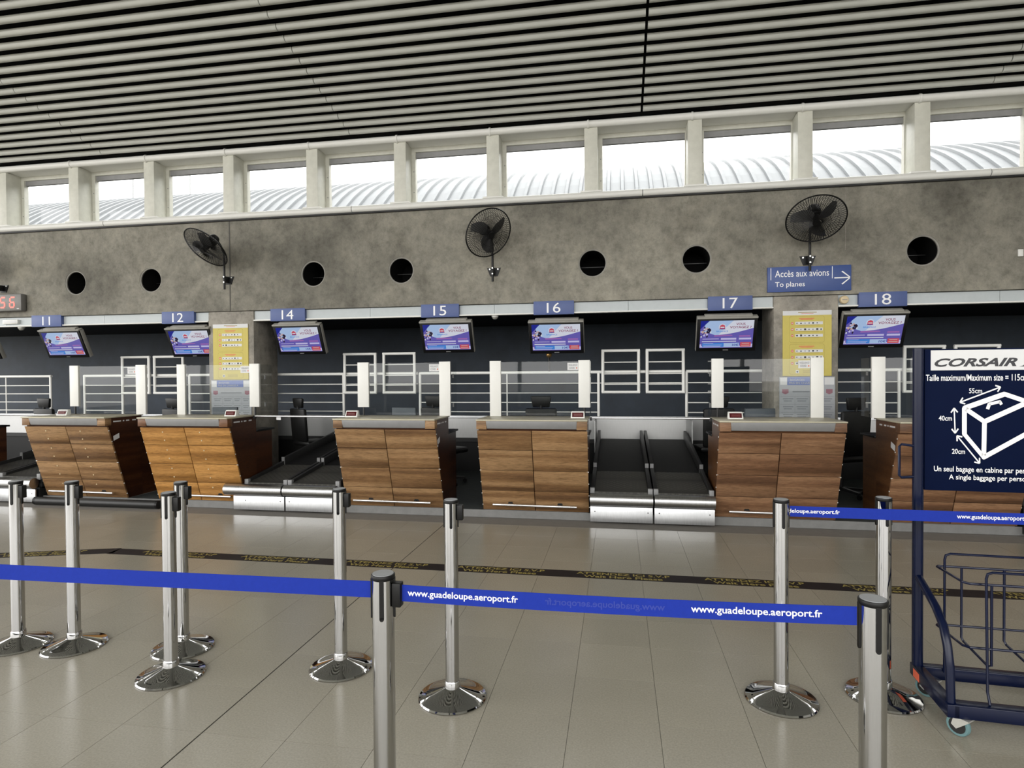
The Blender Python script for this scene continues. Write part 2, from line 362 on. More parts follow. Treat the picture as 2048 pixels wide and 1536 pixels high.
for hx in holes:   # sleeve ring set back in every opening; black stands in for shade inside
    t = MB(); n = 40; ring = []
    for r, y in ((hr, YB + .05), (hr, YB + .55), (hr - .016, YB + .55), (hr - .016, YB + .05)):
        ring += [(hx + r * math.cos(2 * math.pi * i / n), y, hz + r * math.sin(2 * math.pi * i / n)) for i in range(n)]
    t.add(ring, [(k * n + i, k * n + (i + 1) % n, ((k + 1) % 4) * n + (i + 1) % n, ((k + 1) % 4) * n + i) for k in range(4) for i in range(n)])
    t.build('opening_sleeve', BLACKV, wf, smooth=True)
    t = MB(); ring = []
    for r, y in ((hr + .001, YB + .004), (hr + .001, YB + .03), (hr - .018, YB + .03), (hr - .018, YB + .012)):
        ring += [(hx + r * math.cos(2 * math.pi * i / n), y, hz + r * math.sin(2 * math.pi * i / n)) for i in range(n)]
    t.add(ring, [(k * n + i, k * n + (i + 1) % n, ((k + 1) % 4) * n + (i + 1) % n, ((k + 1) % 4) * n + i) for k in range(4) for i in range(n)])
    t.build('opening_rim', RIMC, wf, smooth=True)
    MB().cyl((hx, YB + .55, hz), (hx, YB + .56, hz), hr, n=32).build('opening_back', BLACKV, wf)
    MB().box(hx - hr, hx + hr, YB + .34, YB + .345, hz - .004, hz + .004).build('opening_crossbar', DGREY, wf)
for px, z0, z1 in ((459.5, zB0, zB1 - .05),):     # movement joint
    x = at(px, 520, Y=YB).x
    MB().box(x - .009, x + .009, YB - .004, YB + .02, z0, z1).build('movement_joint', simple('joint_sealant', (.085, .08, .07), .8), wf)
for px in (1617, 1691):
    x = at(px, 450, Y=YB).x
    MB().box(x - .004, x + .004, YB - .002, YB + .01, at(px, 500 if px > 1650 else 470, Y=YB).z, zB1 - .06).build('formwork_seam', CONC_P, wf)
# black slab added out of view behind the beam to keep that space dark
struct(MB().box(XL, XR, YB + .35, YW + .1, zB1 + .01, zB1 + .06).build('light_block_slab', BLACKV), 'unseen black slab added behind the beam to block sky light')
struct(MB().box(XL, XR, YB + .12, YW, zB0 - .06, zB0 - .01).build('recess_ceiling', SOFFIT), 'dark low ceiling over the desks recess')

# pillars
pil = []
for i, (a, b) in enumerate(((417, 508), (1547, 1677))):
    x0, x1 = at(a, 700, Y=YP).x, at(b, 700, Y=YP).x
    o = MB().box(x0, x1, YP, YPB, .08, zB0 - .002).build('pillar', CONC_P, bevel=.02); struct(o, 'square concrete pillar between the desk bays'); pil.append((x0, x1))
per = pil[1][0] - pil[0][0]
for k in (-1, 2):
    o = MB().box(pil[0][0] + per * k, pil[0][1] + per * k, YP, YPB, .08, zB0 - .002).build('pillar', CONC_P, bevel=.02); struct(o, 'square concrete pillar between the desk bays')

# fascia strips under the beam
zF0 = at(1149, 627, Y=YB + .06).z
YFA = YB + .05
spans = [(pil[0][0] - per + (pil[0][1] - pil[0][0]), pil[0][0]), (pil[0][1], pil[1][0]), (pil[1][1], pil[1][0] + per)]
for a, b in spans:
    fr = troot('trim_1', 'pale grey metal fascia strip under the beam')
    n = 4
    for i in range(n):
        u0, u1 = a + (b - a) * i / n + .002, a + (b - a) * (i + 1) / n - .002
        MB().box(u0, u1, YFA, YFA + .05, zF0 + .022, zB0 - .006).build('fascia_panel', GREYF, fr)
    MB().box(a, b, YFA - .035, YFA + .06, zF0, zF0 + .02).build('fascia_flange', WHITE, fr, bevel=.003)

# ------------------------------------------------------------------ clerestory
zR0 = at(1024, 408.5, Y=YB).z      # underside of the lower white pipe
zMb = at(973, 395.5, Y=YB).z; zMt = at(973, 271.7, Y=YB).z
mx0 = at(973, 330, Y=YB).x - 5 * 1.4
MW = .184
YG = YB + .29
lo = troot('trim_2', 'white rounded pipe moulding along the window sill')
jn = [at(p, y, Y=YB).x for p, y in ((212, 455), (706, 426), (1285, 393), (1978, 356))]
xs = [XL] + jn + [XR]
for a, b in zip(xs[:-1], xs[1:]):
    MB().cyl((a + .006, YB - .012, (zR0 + zMb) / 2 - .004), (b - .006, YB - .012, (zR0 + zMb) / 2 - .004), (zMb - zR0) / 2 - .006, n=24).build('sill_pipe', WHITE, lo, smooth=True)
for x in jn: MB().cyl((x - .02, YB - .012, (zR0 + zMb) / 2 - .004), (x + .02, YB - .012, (zR0 + zMb) / 2 - .004), (zMb - zR0) / 2 - .014, n=16).build('pipe_joint', MGREY, lo, smooth=True)
MB().box(XL, XR, YB - .005, YG + .1, zMb - .05, zMb - .012).build('sill_board', WHITE, lo)
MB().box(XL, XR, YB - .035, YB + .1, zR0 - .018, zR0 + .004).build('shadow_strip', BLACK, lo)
hi = troot('trim_3', 'white rounded pipe moulding along the window heads')
r2 = .05
n0 = -9
for k in range(n0, 15):
    a = mx0 + 1.4 * k + MW * .3
    MB().cyl((a + .004, YB - .005, zMt + r2), (a + 1.4 - .004, YB - .005, zMt + r2), r2, n=20).build('head_pipe', WHITE, hi, smooth=True)
    MB().lathe([(r2 + .008, -.014), (r2 + .012, 0), (r2 + .008, .014)], 20).xf(Matrix.Translation((a, YB - .005, zMt + r2)) @ Matrix.Rotation(R(90), 4, 'Y')).build('pipe_clip', WHITE, hi, smooth=True)
zH = at(1500, 253.8, Y=YG - .03).z; zG1 = at(1500, 268.4, Y=YG).z
for k in range(n0, 15):
    x = mx0 + 1.4 * k
    t = troot('trim_4', 'cream painted window mullion box')
    MB().box(x, x + MW, YB, YB + .262, zMb, zMt + .01).build('mullion_box', CREAM, t, bevel=.004)
    MB().box(x - .055, x + MW + .055, YB - .03, YB + .262, zMb - .012, zMb + .010).build('base_plate', WHITE, t, bevel=.003)
    MB().box(x - .012, x + MW + .06, YB + .262, YG + .05, zMb - .012, zMt + .12).build('window_jamb', CREAM, t)
    for dx in (MW + .035,):
        for zz in (.25, .6): MB().cyl((x + dx, YB + .257, zMb + (zMt - zMb) * zz), (x + dx, YB + .264, zMb + (zMt - zMb) * zz), .008, n=8).build('jamb_screw', MGREY, t)
    wn = troot('window_%d' % (k - n0 + 1), 'clerestory window between cream mullions')
    xa, xb = x + MW - .03, x + 1.4 + .03
    MB().hexa([(xa, YB + .01, zMt + .02), (xb, YB + .01, zMt + .02), (xb, YG + .02, zH + .05), (xa, YG + .02, zH + .05),
               (xa, YB + .01, zMt + .06), (xb, YB + .01, zMt + .06), (xb, YG + .02, zH + .09), (xa, YG + .02, zH + .09)]).build('head_panel', WHITE, wn)
    MB().box(xa, xb, YG - .03, YG + .03, zH - .01, zH + .052).build('head_frame', CREAM, wn)
    MB().box(xa, xb, YG, YG + .05, zG1, zH - .008).build('head_gasket', MGREY, wn)
    MB().box(xa + .1, xb - .08, YG + .02, YG + .026, zMb - .02, zG1 + .02).build('pane', GLASS, wn)

# ------------------------------------------------------------------ ceiling of rounded metal slats
AL = .2419; KC = 1.089; ZC = H + (4.822 - H) * KC
def zc(y): return ZC + AL * (8 * KC - y)
cl = MB().add([(XL, 8.7, zc(8.7) + .17), (XR, 8.7, zc(8.7) + .17), (XR, -8, zc(-8) + .17), (XL, -8, zc(-8) + .17)], [(0, 1, 2, 3)]).build('ceiling', BLACKV); struct(cl, 'sloping slatted metal ceiling under a black void')
sl = math.atan(AL)
JX = [-16.4, -12.25, -8.05, -3.861, .3317, 4.547, 8.75]
def slat_mesh(L):
    n = 14; r = .0475; prof = [(r * math.cos(a), -r * math.sin(a)) for a in [math.pi * i / n for i in range(n + 1)]]
    m = MB(); k = len(prof)
    m.add([(0, u, v) for u, v in prof] + [(L, u, v) for u, v in prof], [(i, i + 1, k + i + 1, k + i) for i in range(k - 1)] + [tuple(range(k)), tuple(range(2 * k - 1, k - 1, -1))])
    return m.mesh('ceiling_slat', SLAT, smooth=True)
sm = {}
rows = []
for r_ in range(0, 100):
    y = 8.395 - .1726 * r_
    if y < -7.9: break
    rows.append(y)
far = MB()
for ri, y in enumerate(rows):
    for a, b in zip(JX[:-1], JX[1:]):
        g0 = .016 if abs(a - .3317) < .01 else .005; g1 = .016 if abs(b - .3317) < .01 else .005
        a2, b2 = a + g0, b - g1; L = round(b2 - a2, 3)
        z = zc(y) + .032
        vis_ = ri < 34
        if vis_:
            if L not in sm: sm[L] = slat_mesh(L)
            o = link('ceiling_slat', sm[L], cl); o.location = (a2, y, z); o.rotation_euler = (-sl, 0, 0)
        else:
            far.add([(a2, y - .06, z - .02), (b2, y - .06, z - .02), (b2, y, z - .06), (a2, y, z - .06), (b2, y + .06, z - .035), (a2, y + .06, z - .035)], [(0, 1, 2, 3), (3, 2, 4, 5)])
o = far.build('far_slats', SLAT, cl, smooth=True); o['kind'] = 'stuff'
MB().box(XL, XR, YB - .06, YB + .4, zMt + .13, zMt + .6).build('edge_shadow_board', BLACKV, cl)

# ------------------------------------------------------------------ rest of the hall around the camera
struct(MB().box(XL, XR, -8.15, -8.05, 8.9, 9.4).build('wall_rear', simple('rear_wall_paint', (.26, .255, .24), .6)), 'plain rear wall of the hall')
struct(MB().box(XL - .2, XL, -8, YW, 0, .7).build('wall_left', simple('end_wall_paint', (.5, .49, .47), .6)), 'low end wall of the hall under open glazing')
struct(MB().box(XR, XR + .2, -8, YW, 0, 9).build('wall_right', WHITE), 'white end wall of the hall')
fr = troot('window_40', 'tall glazed front of the hall')
for i in range(12):
    x = XL + i * 2.59
    MB().box(x - .06, x + .06, -8.1, -7.9, 0, 9.0).build('facade_mullion', WHITE, fr)
MB().box(XL, XR, -8.08, -7.92, 3.0, 3.15).build('facade_transom', WHITE, fr)
MB().box(XL, XR, -8.08, -7.92, 0, 1.0).build('added_plinth', PLINTH, fr)  # unseen low wall added to darken reflections in the chrome posts
struct(MB().box(-120, 120, -120, 140, -.5, -.08).build('ground_outside', simple('pale_paving', (.30, .29, .27), .8, scale=.5)), 'pale paving outside')

# neighbouring barrel roof seen through the windows
RC, RR = Vector((0, 18, .55)), 6.72
mb = MB(); pitch = .31; x = -64; prof = []
while x < 22:
    prof += [(x, 0), (x + pitch - .10, 0), (x + pitch - .085, .05), (x + pitch - .02, .05)]; x += pitch
A = [R(a) for a in range(38, 136, 4)]
k = len(prof)
vs = []
for a in A: vs += [(px, RC.y - (RR + d) * math.cos(a), RC.z + (RR + d) * math.sin(a)) for px, d in prof]
mb.add(vs, [(i * k + j, i * k + j + 1, (i + 1) * k + j + 1, (i + 1) * k + j) for i in range(len(A) - 1) for j in range(k - 1)])
rf = thing('barrel_roof', 'pale ribbed barrel roof outside behind the clerestory windows', 'roof')
mb.build('roof_sheet', ROOFM, rf)
MB().box(-64, 22, RC.y - 4.6, RC.y + 4.6, 0, RC.z + 4.2).build('roof_wall', simple('outer_render', (.6, .58, .54), .8), rf)
for px, pt, pb in ((266, 355, 408), (380, 345, 400)):
    a = at(px, pt, Y=RC.y - 2.2); b = at(px, pb + 6, Y=RC.y - 2.2)
    o = MB().cyl(a, b, .012, n=6).build('lightning_rod', DGREY)
    tag(o, 'thin dark rod standing on the barrel roof outside', 'rod', 'rods on the roof outside')

# ------------------------------------------------------------------ guard fence, gates behind the belts
zf = [at(1100, y, Y=YF).z for y in (744.8, 766.6, 785.9, 805, 824)]
def fx(px): return at(px, 750, Y=YF).x
def fence(a, b, label, lowa, lowb, posts, verts=()):
    """top rail and first bar run from a to b; the lower bars only between lowa and lowb"""
    t = thing('guard_fence', label, 'railing', ((a + b) / 2, YF, .975), group='white guard rails along the back')
    cx = (a + b) / 2
    MB().cyl((a - cx, 0, zf[0] - .975), (b - cx, 0, zf[0] - .975), .024, n=12).build('top_rail', RAILW, t, smooth=True)
    for i in range(1, 5):
        p, q_ = (a, b) if i == 1 else (lowa, lowb)
        MB().cyl((p - cx, 0, zf[i] - .975), (q_ - cx, 0, zf[i] - .975), .0085, n=8).build('bar', RAILW, t, smooth=True)
    for x in posts: MB().cyl((x - cx, 0, 0), (x - cx, 0, zf[0] - .975), .022, n=10).build('post', RAILW, t, smooth=True)
    for x in verts: MB().cyl((x - cx, 0, 0), (x - cx, 0, zf[0] - .975), .011, n=8).build('stile', RAILW, t, smooth=True)
fence(fx(-160), fx(103), 'white guard rail ending left of the number 11 screen', fx(-160), fx(103), [fx(-160), fx(101)], [fx(12)])
fence(fx(168), fx(376), 'white guard rail frame behind the desk under number 11', fx(169), fx(245), [fx(169), fx(245)])
fence(fx(379), fx(537), 'white guard rail passing behind the pillar beside number 12', fx(379), fx(537), [fx(379), fx(537)])
fence(fx(545), fx(836), 'white guard rail behind the belts under number 14', fx(545), fx(686), [fx(687)])
fence(fx(839), fx(1370), 'long white guard rail behind the desk under number 16', fx(839), fx(1196), [fx(840), fx(1197)], [fx(1014)])
fence(fx(1372), fx(1990), 'white guard rail behind the desk under number 17', fx(1373), fx(1796), [fx(1373), fx(1798)])
fence(fx(2003), fx(2300), 'white guard rail behind the blue cart board', fx(2003), fx(2300), [fx(2004), fx(2300)])
gz1, gz0 = at(1240, 701.5, Y=YF).z, at(1240, 784, Y=YF).z
def gate(a, b, label):
    x0, x1 = fx(a), fx(b); cx = (x0 + x1) / 2; hw = (x1 - x0) / 2 - .022
    t = thing('baggage_gate', label, 'gate', (cx, YF - .055, gz0), group='white gates over the baggage belts')
    hh = gz1 - gz0
    for sx in (-1, 1):
        MB().cyl((sx * hw, 0, 0), (sx * hw, 0, hh), .024, n=12).build('stile', RAILW, t, smooth=True)
        MB().box(sx * hw - .012, sx * hw + .012, 0, .028, zf[0] - gz0 - .02, zf[0] - gz0 + .02).build('hinge', DGREY, t)
    for z in (0, hh): MB().cyl((-hw - .02, 0, z), (hw + .02, 0, z), .022, n=12).build('rail', RAILW, t, smooth=True)
    for z in (.19, .44, .72): MB().cyl((-hw, 0, hh * z), (hw, 0, hh * z), .009, n=8).build('bar', RAILW, t, smooth=True)
gate(248, 305, 'white tubular gate nearest the frame behind number 11 desk')
gate(312, 373, 'white tubular gate just left of number 12 screen')
gate(690, 756, 'left white tubular gate behind the desk under number 15')
gate(768, 834, 'right white tubular gate behind the desk under number 15')
gate(1203, 1280, 'white tubular gate nearest the brass knob over the belts')
gate(1291, 1369, 'white tubular gate left of the number 17 acrylic screen')
gate(1802, 1887, 'white tubular gate partly hidden by the cart post')
gate(1903, 1996, 'white tubular gate hidden behind the cart board')

# ------------------------------------------------------------------ check-in desks
CY = 6.75
def fy(z): return -.30 * (z - .09) / .93
def desk(x0, num, kind, side, sticker=0):
    cx = x0 + .6
    t = thing('check_in_desk', 'leaning plank-fronted check-in desk in %s, under the number %s sign' % (kind[1], num), 'desk', (cx, CY, 0), group='wooden check-in desks')
    W = WOODS[kind[0]]; S = side
    MB().box(-.585, .585, .005, .55, 0, .088).build('plinth', PLINTH, t)
    MB().prism([(.025, .088), (fy(1.02) + .02, 1.02), (fy(1.02) - .0, 1.127), (.255, 1.127), (.255, .088)], -.588, .588, 'x').build('carcass', S, t)
    MB().box(-.58, .58, .256, .62, .083, .925).build('rear_desk', S, t)
    MB().box(-.60, .60, .256, .66, .926, .95).build('rear_desk_top', BLACK, t, bevel=.004)
    zr = [.09, .325, .565, .80, 1.022]
    for r in range(4):
        for c in (0, 1):
            a, b = (-.60, -.004) if c == 0 else (.004, .60)
            z0, z1 = zr[r] + .002, zr[r + 1] - .002
            f = .018
            MB().hexa([(a, fy(z0) - f * .3, z0), (b, fy(z0) - f * .3, z0), (b, fy(z0) + f, z0), (a, fy(z0) + f, z0),
                       (a, fy(z1) - f * .3, z1), (b, fy(z1) - f * .3, z1), (b, fy(z1) + f, z1), (a, fy(z1) + f, z1)]).build('wood_panel', W, t, bevel=.0025, seg=1)
    if num in ('11', '12'):
        m = MB()
        for r in range(4):
            for xx in (-.30, .20):
                for zz in (.28, .74):
                    z = zr[r] + (zr[r + 1] - zr[r]) * zz; m.cyl((xx, fy(z) - .0095, z), (xx, fy(z), z + .003), .009, n=8)
        m.build('panel_screws', BEIGE, t)['kind'] = 'stuff'
    for s in (-1, 1):
        a, b = sorted((s * .60, s * .488))
        MB().box(a, b, -.335, -.24, 1.035, 1.126).build('corner_block', W if kind[0] != 'honey' else BWOOD, t, bevel=.003)
    MB().hexa([(-.486, -.325, 1.043), (.486, -.325, 1.043), (.486, -.26, 1.043), (-.486, -.26, 1.043), (-.492, -.345, 1.127), (.492, -.345, 1.127), (.492, -.26, 1.127), (-.492, -.26, 1.127)]).build('steel_lip', LIPS, t, bevel=.002)
    MB().box(-.603, .603, -.35, .27, 1.1275, 1.143).build('worktop', LAMI, t, bevel=.003)
    fr = MB().cyl((-.47, fy(.17) - .075, .17), (.47, fy(.17) - .075, .165), .0125, n=12).build('foot_rail', RAILC, t, smooth=True)
    for x in (-.28, .28): MB().cyl((x, fy(.17) - .075, .168), (x, fy(.17) + .01, .168), .009, n=8).cyl((x, fy(.17) - .012, .168), (x, fy(.17) + .004, .168), .03, n=12).build('rail_bracket', BLACK, fr, smooth=True)
    for s in (-1, 1):
        for i in range(7):
            z = .15 + i * .137
            MB().cyl((s * .585, fy(z) + .004, z), (s * .606, fy(z) + .004, z), .007, n=8).build('edge_peg', ZINC, t)
        m = MB()
        for a, b in ((-.20, -.08), (-.05, -.03), (0, .05), (.10, .16)): m.box(s * .5885 - .001, s * .5885 + .001, a, b, 1.072, 1.088)
        m.build('side_slots', PAPER, t)
    if sticker: MB().hexa([(sticker * .5895 - .001, fy(.86) + .05, .84), (sticker * .5895 + .001, fy(.86) + .05, .84), (sticker * .5895 + .001, fy(.86) + .14, .87), (sticker * .5895 - .001, fy(.86) + .14, .87),
                           (sticker * .5895 - .001, fy(.86) + .045, .90), (sticker * .5895 + .001, fy(.86) + .045, .90), (sticker * .5895 + .001, fy(.86) + .135, .93), (sticker * .5895 - .001, fy(.86) + .135, .93)]).build('side_sticker', PAPER, t)
    return t
HON, OAK, BRO = ('honey', 'honey coloured wood'), ('oak', 'weathered oak'), ('brown', 'brown wood')
DX = {}
for x0, num, kd, sd, st in ((-9.92, '10', HON, DWOOD, 0), (-7.374, '11', ('oak', 'pale weathered wood'), DWOOD, 1), (-5.72, '12', HON, DWOOD, 0), (-3.192, '15', OAK, DWOOD, 1), (-1.522, '16', ('oak', 'weathered brown oak'), DWOOD, 0), (1.017, '17', BRO, BWOOD, 0), (2.69, '18', BRO, BWOOD, -1)):
    d = desk(x0, num, kd, sd, st); DX[num] = x0 + .6
    if num == '10': d['label'] = 'check-in desk mostly out of view left of the number 11 desk'
    if num == '17': d['label'] = 'brown plank-fronted check-in desk before the pillar with the direction sign'
    if num == '18': d['label'] = 'brown check-in desk partly hidden behind the navy cart'
    if num == '16': d['label'] = 'square-on weathered oak check-in desk under the number 16 sign'

# acrylic screens on the desks
ALAB = {'11': 'acrylic screen on two white posts on the desk nearest the digital clock', '12': 'acrylic screen overlapping the poster on the pillar beside the number 12 screen', '15': 'acrylic screen before two white gates on the desk under number 15', '16': 'acrylic screen before the long guard rail on the square-on oak desk', '17': 'acrylic screen overlapping the poster under the direction sign', '18': 'acrylic screen on the desk beside the navy cart'}
def acrylic(num, la, lb, ra, rb, short, ret):
    cx = DX[num]; YS = CY + .215
    t = thing('acrylic_screen', ALAB[num], 'screen', (cx, YS, 1.143), group='acrylic screens on the desks')
    zt = at(991, 722, Y=YS).z - 1.143
    def post(a, b, sh):
        z0 = .103 if sh else 0
        MB().box(a - cx, b - cx, -.012, .022, z0, zt).build('screen_post', WHITE, t, bevel=.002)
        if sh: MB().cyl(((a + b) / 2 - cx, .005, 0), ((a + b) / 2 - cx, .005, z0), .012, n=8).build('post_stem', DGREY, t)
    post(la, lb, short == 'L'); post(ra, rb, short == 'R')
    MB().box(lb - cx, ra - cx, .002, .008, .012, zt - .012).build('front_pane', ACRYL, t)
    m = MB().box(ra - cx - .125, ra - cx - .002, -.006, .0015, zt - .115, zt - .03).build('notice_card', PAPER, t)
    text('notice_line', 'VIGILANCE', GINK, m, ra - cx - .063, zt - .056, -.006, w=.10, h=.022, bold=.01); text('notice_line', 'COVID', GINK, m, ra - cx - .075, zt - .09, -.006, w=.062, h=.022, bold=.01)
    MB().cyl((ra - cx - .02, -.0075, zt - .09), (ra - cx - .02, -.006, zt - .09), .008, n=10).build('notice_dot', RED, m)
    for x in ret:
        MB().box(x - cx - .003, x - cx + .003, .025, .28, .004, zt - .01).build('side_pane', ACRYL, t)
        for z in (.1, .45): MB().box(x - cx - .008, x - cx + .008, .12, .14, z, z + .05).build('pane_clip', MGREY, t)
UP = {'11': (141, 158, 273, 292, 'L'), '12': (355, 371, 500, 519, 'R'), '15': (716, 738, 879, 901, 'L'), '16': (980, 1002, 1157, 1180, 'R'), '17': (1423, 1447, 1621, 1647, 'L'), '18': (1743, 1770, 1953, 1980, 'R')}
for num, (a, b, c, d, sh) in UP.items():
    xs_ = [at(p, 780, Y=CY + .215).x for p in (a, b, c, d)]
    acrylic(num, *xs_, sh, [xs_[3] - .004] if num in ('12', '15', '16') else [xs_[0] + .004] if num in ('17', '18') else [])

WLAB = {'11': 'small white weight display on the desk nearest the digital clock', '12': 'small white weight display on the honey wood desk', '15': 'small white weight display before the white gates', '16': 'small white weight display on the square-on oak desk', '17': 'small white weight display on the brown desk by the belts'}
# little weight displays on the worktops
for num, px, tw in (('11', 145, 0), ('12', 492, 0), ('15', 732, 0), ('16', 1162, 0), ('17', 1448, 0)):
    p = at(px, 829, Z=1.145)
    t = thing('weight_display', WLAB[num], 'display', (p.x, 6.70, 1.143), group='baggage weight displays')
    MB().hexa([(-.078, -.03, 0), (.078, -.03, 0), (.078, .05, 0), (-.078, .05, 0), (-.072, .0, .075), (.072, .0, .075), (.072, .045, .075), (-.072, .045, .075)]).build('housing', WHITE, t, bevel=.005)
    s = MB().hexa([(-.062, -.0265, .014), (.062, -.0265, .014), (.062, -.02, .014), (-.062, -.02, .014), (-.062, -.0075, .062), (.062, -.0075, .062), (.062, 0, .062), (-.062, 0, .062)]).build('led_window', LEDD, t)
    MB().box(-.045, .048, -.0235, -.0165, .026, .05).build('led_digits', LEDS, s)

# steel bars closing the gaps over the belts
for a, b, nm, tg_ in ((-9.9 + 1.2, -7.40, 'left of the number 11 desk', 0), (-4.52, -3.19, 'beside the honey wood desk, with a paper tag', 1), (-.32, 1.02, 'left of the brown desk under number 17', 0)):
    t = thing('barrier_bar', 'thin steel bar across the belts ' + nm, 'bar', ((a + b) / 2, 6.93, 1.13), group='steel bars over the belts')
    hw = (b - a) / 2
    MB().cyl((-hw, 0, 0), (hw, 0, 0), .012, n=10).build('bar', RAILC, t, smooth=True)
    for s in (-1, 1): MB().box(s * (hw - .015) - .012, s * (hw - .015) + .012, -.012, .03, -.03, .008).build('bar_bracket', DGREY, t)
    if tg_: MB().box(-.34, -.28, -.016, -.012, -.045, -.012).build('paper_tag', PAPER, t, bevel=.001)

# ------------------------------------------------------------------ baggage belts
def conveyor(x0, x1, label, ext=0):
    w_ = x1 - x0; hw = w_ / 2 - .004
    t = thing('baggage_belt', label, 'conveyor', ((x0 + x1) / 2, 6.60, 0), group='baggage belts between the desks')
    def zb(y): return .335 + .118 * (y - .09)
    pl = MB().box(-hw - ext * .55, hw, .035, .055, .018, .185).build('front_plate', WSTEEL, t, bevel=.002)
    for sx in (-1, 1): MB().cyl((sx * (hw - .05), .0345, .13), (sx * (hw - .05), .036, .13), .007, n=8).build('plate_bolt', DGREY, pl)
    MB().cyl((-hw - ext, .022, .265), (hw, .022, .265), .068, n=28).build('front_roller', STEEL, t, smooth=True)
    MB().box(-hw, hw, .10, 2.70, .02, .20).build('belt_frame', DGREY, t)
    for a, b, m_, nm in ((.10, .92, BELT1, 'front_belt'), (.935, 2.72, BELT2, 'rear_belt')):
        MB().hexa([(-hw + .045, a, zb(a) - .06), (hw - .045, a, zb(a) - .06), (hw - .045, b, zb(b) - .06), (-hw + .045, b, zb(b) - .06), (-hw + .045, a, zb(a)), (hw - .045, a, zb(a)), (hw - .045, b, zb(b)), (-hw + .045, b, zb(b))]).build(nm, m_, t)
    for s in (-1, 1):
        a, b = sorted((s * hw, s * (hw - .042)))
        for y0, y1, h0, h1 in ((.13, .92, .03, .05), (.94, 2.72, .09, .13)):
            g = MB().hexa([(a, y0, .18), (b, y0, .18), (b, y1, .18), (a, y1, .18), (a, y0, zb(y0) + h0), (b, y0, zb(y0) + h0), (b, y1, zb(y1) + h1), (a, y1, zb(y1) + h1)]).build('side_guard', DGREY, t, bevel=.004)
        MB().box(a - .004, b + .004, .10, .15, .30, zb(.13) + .036).build('guard_end_cap', MGREY, t, bevel=.003)
        MB().box(a, b, .925, .935, .3, zb(.93) + .10).build('guard_joint', MGREY, t)
for x0, x1, lb in ((-4.50, -3.935, 'baggage belt touching the honey wood desk under number 12'), (-3.925, -3.262, 'baggage belt touching the oak desk under number 15'),
                   (-.308, .366, 'baggage belt touching the square-on oak desk under number 16'), (.376, 1.005, 'baggage belt touching the brown desk under number 17'),
                   (-8.70, -8.08, 'baggage belt beside the desk left of number 11'), (-8.07, -7.44, 'baggage belt against the number 11 desk'), (3.93, 4.56, 'baggage belt against the far side of the number 18 desk')):
    conveyor(x0, x1, lb, .2 if 'honey' in lb else 0)
# dark rubber bumper on the floor before the number 11 desk
bp = thing('floor_bumper', 'dark round rubber bumper on the floor along the number 11 desk', 'bumper', (-6.55, 6.60, 0))
b0, b1 = -.82, .92
MB().cyl((b0, 0, .05), (b1, 0, .05), .05, n=20).build('bumper_tube', DGREY, bp, smooth=True)
MB().box(b0, b1, .02, .13, .0, .07).build('bumper_back', BLACK, bp)
MB().cyl((b1, 0, .05), (b1 + .03, 0, .05), .052, n=16).build('end_cap', BLACK, bp)
MB().cyl((b0 - .03, 0, .05), (b0, 0, .05), .052, n=16).build('end_cap', BLACK, bp)

# ------------------------------------------------------------------ office chairs and monitors behind the desks
def chair(px, py, Y, rz, label):
    p = at(px, py, Y=Y)
    t = thing('office_chair', label, 'chair', (p.x + math.sin(rz) * .235, Y - math.cos(rz) * .235, .082), rz, 'black office chairs behind the desks')
    zt = p.z - .082 + .06
    MB().hexa([(-.115, .20, zt - .155), (.115, .20, zt - .155), (.115, .25, zt - .155), (-.115, .25, zt - .155), (-.145, .215, zt), (.145, .215, zt), (.145, .26, zt), (-.145, .26, zt)]).build('head_pad', BLACK, t, bevel=.018)
    MB().cyl((0, .235, zt - .3), (0, .235, zt - .12), .02, n=8).build('pad_stem', BLACK, t)
    MB().hexa([(-.21, .17, .52), (.21, .17, .52), (.21, .23, .52), (-.21, .23, .52), (-.215, .21, zt - .165), (.215, .21, zt - .165), (.215, .27, zt - .165), (-.215, .27, zt - .165)]).build('backrest', BLACK, t, bevel=.025)
    MB().box(-.24, .24, -.25, .20, .44, .52).build('seat', BLACK, t, bevel=.03)
    MB().cyl((0, 0, .1), (0, 0, .44), .03, n=10).build('gas_column', DGREY, t)
    for k in range(5):
        an = 2 * math.pi * k / 5; c, s = math.cos(an), math.sin(an)
        l = MB().hexa([(-.025, .02, .075), (.025, .02, .075), (.018, .29, .06), (-.018, .29, .06), (-.025, .02, .115), (.025, .02, .115), (.018, .29, .085), (-.018, .29, .085)]).xf(Matrix.Rotation(an, 4, 'Z')).build('base_leg', DGREY, t)
        MB().cyl((-s * .29 - .012 * c, c * .29 - .012 * s, .03), (-s * .29 + .012 * c, c * .29 + .012 * s, .03), .03, n=12).build('wheel', BLACK, l)
chair(596, 804, 8.8, 2.6, 'black office chair behind the belts under number 14')
chair(88, 804, 8.3, 3.0, 'black office chair behind the left end of the number 11 desk')
chair(345, 804, 8.25, 2.9, 'black office chair behind the gap left of the number 12 screen')
chair(866, 800, 8.1, 2.7, 'black office chair behind the number 15 acrylic screen')
chair(1082, 801, 8.2, 3.14, 'black office chair facing out behind the number 16 desk')
chair(1438, 802, 8.72, -3.0, 'black office chair right of the belts by the number 17 desk')
chair(1712, 805, 7.95, -2.7, 'black office chair in the gap beside the number 18 desk')
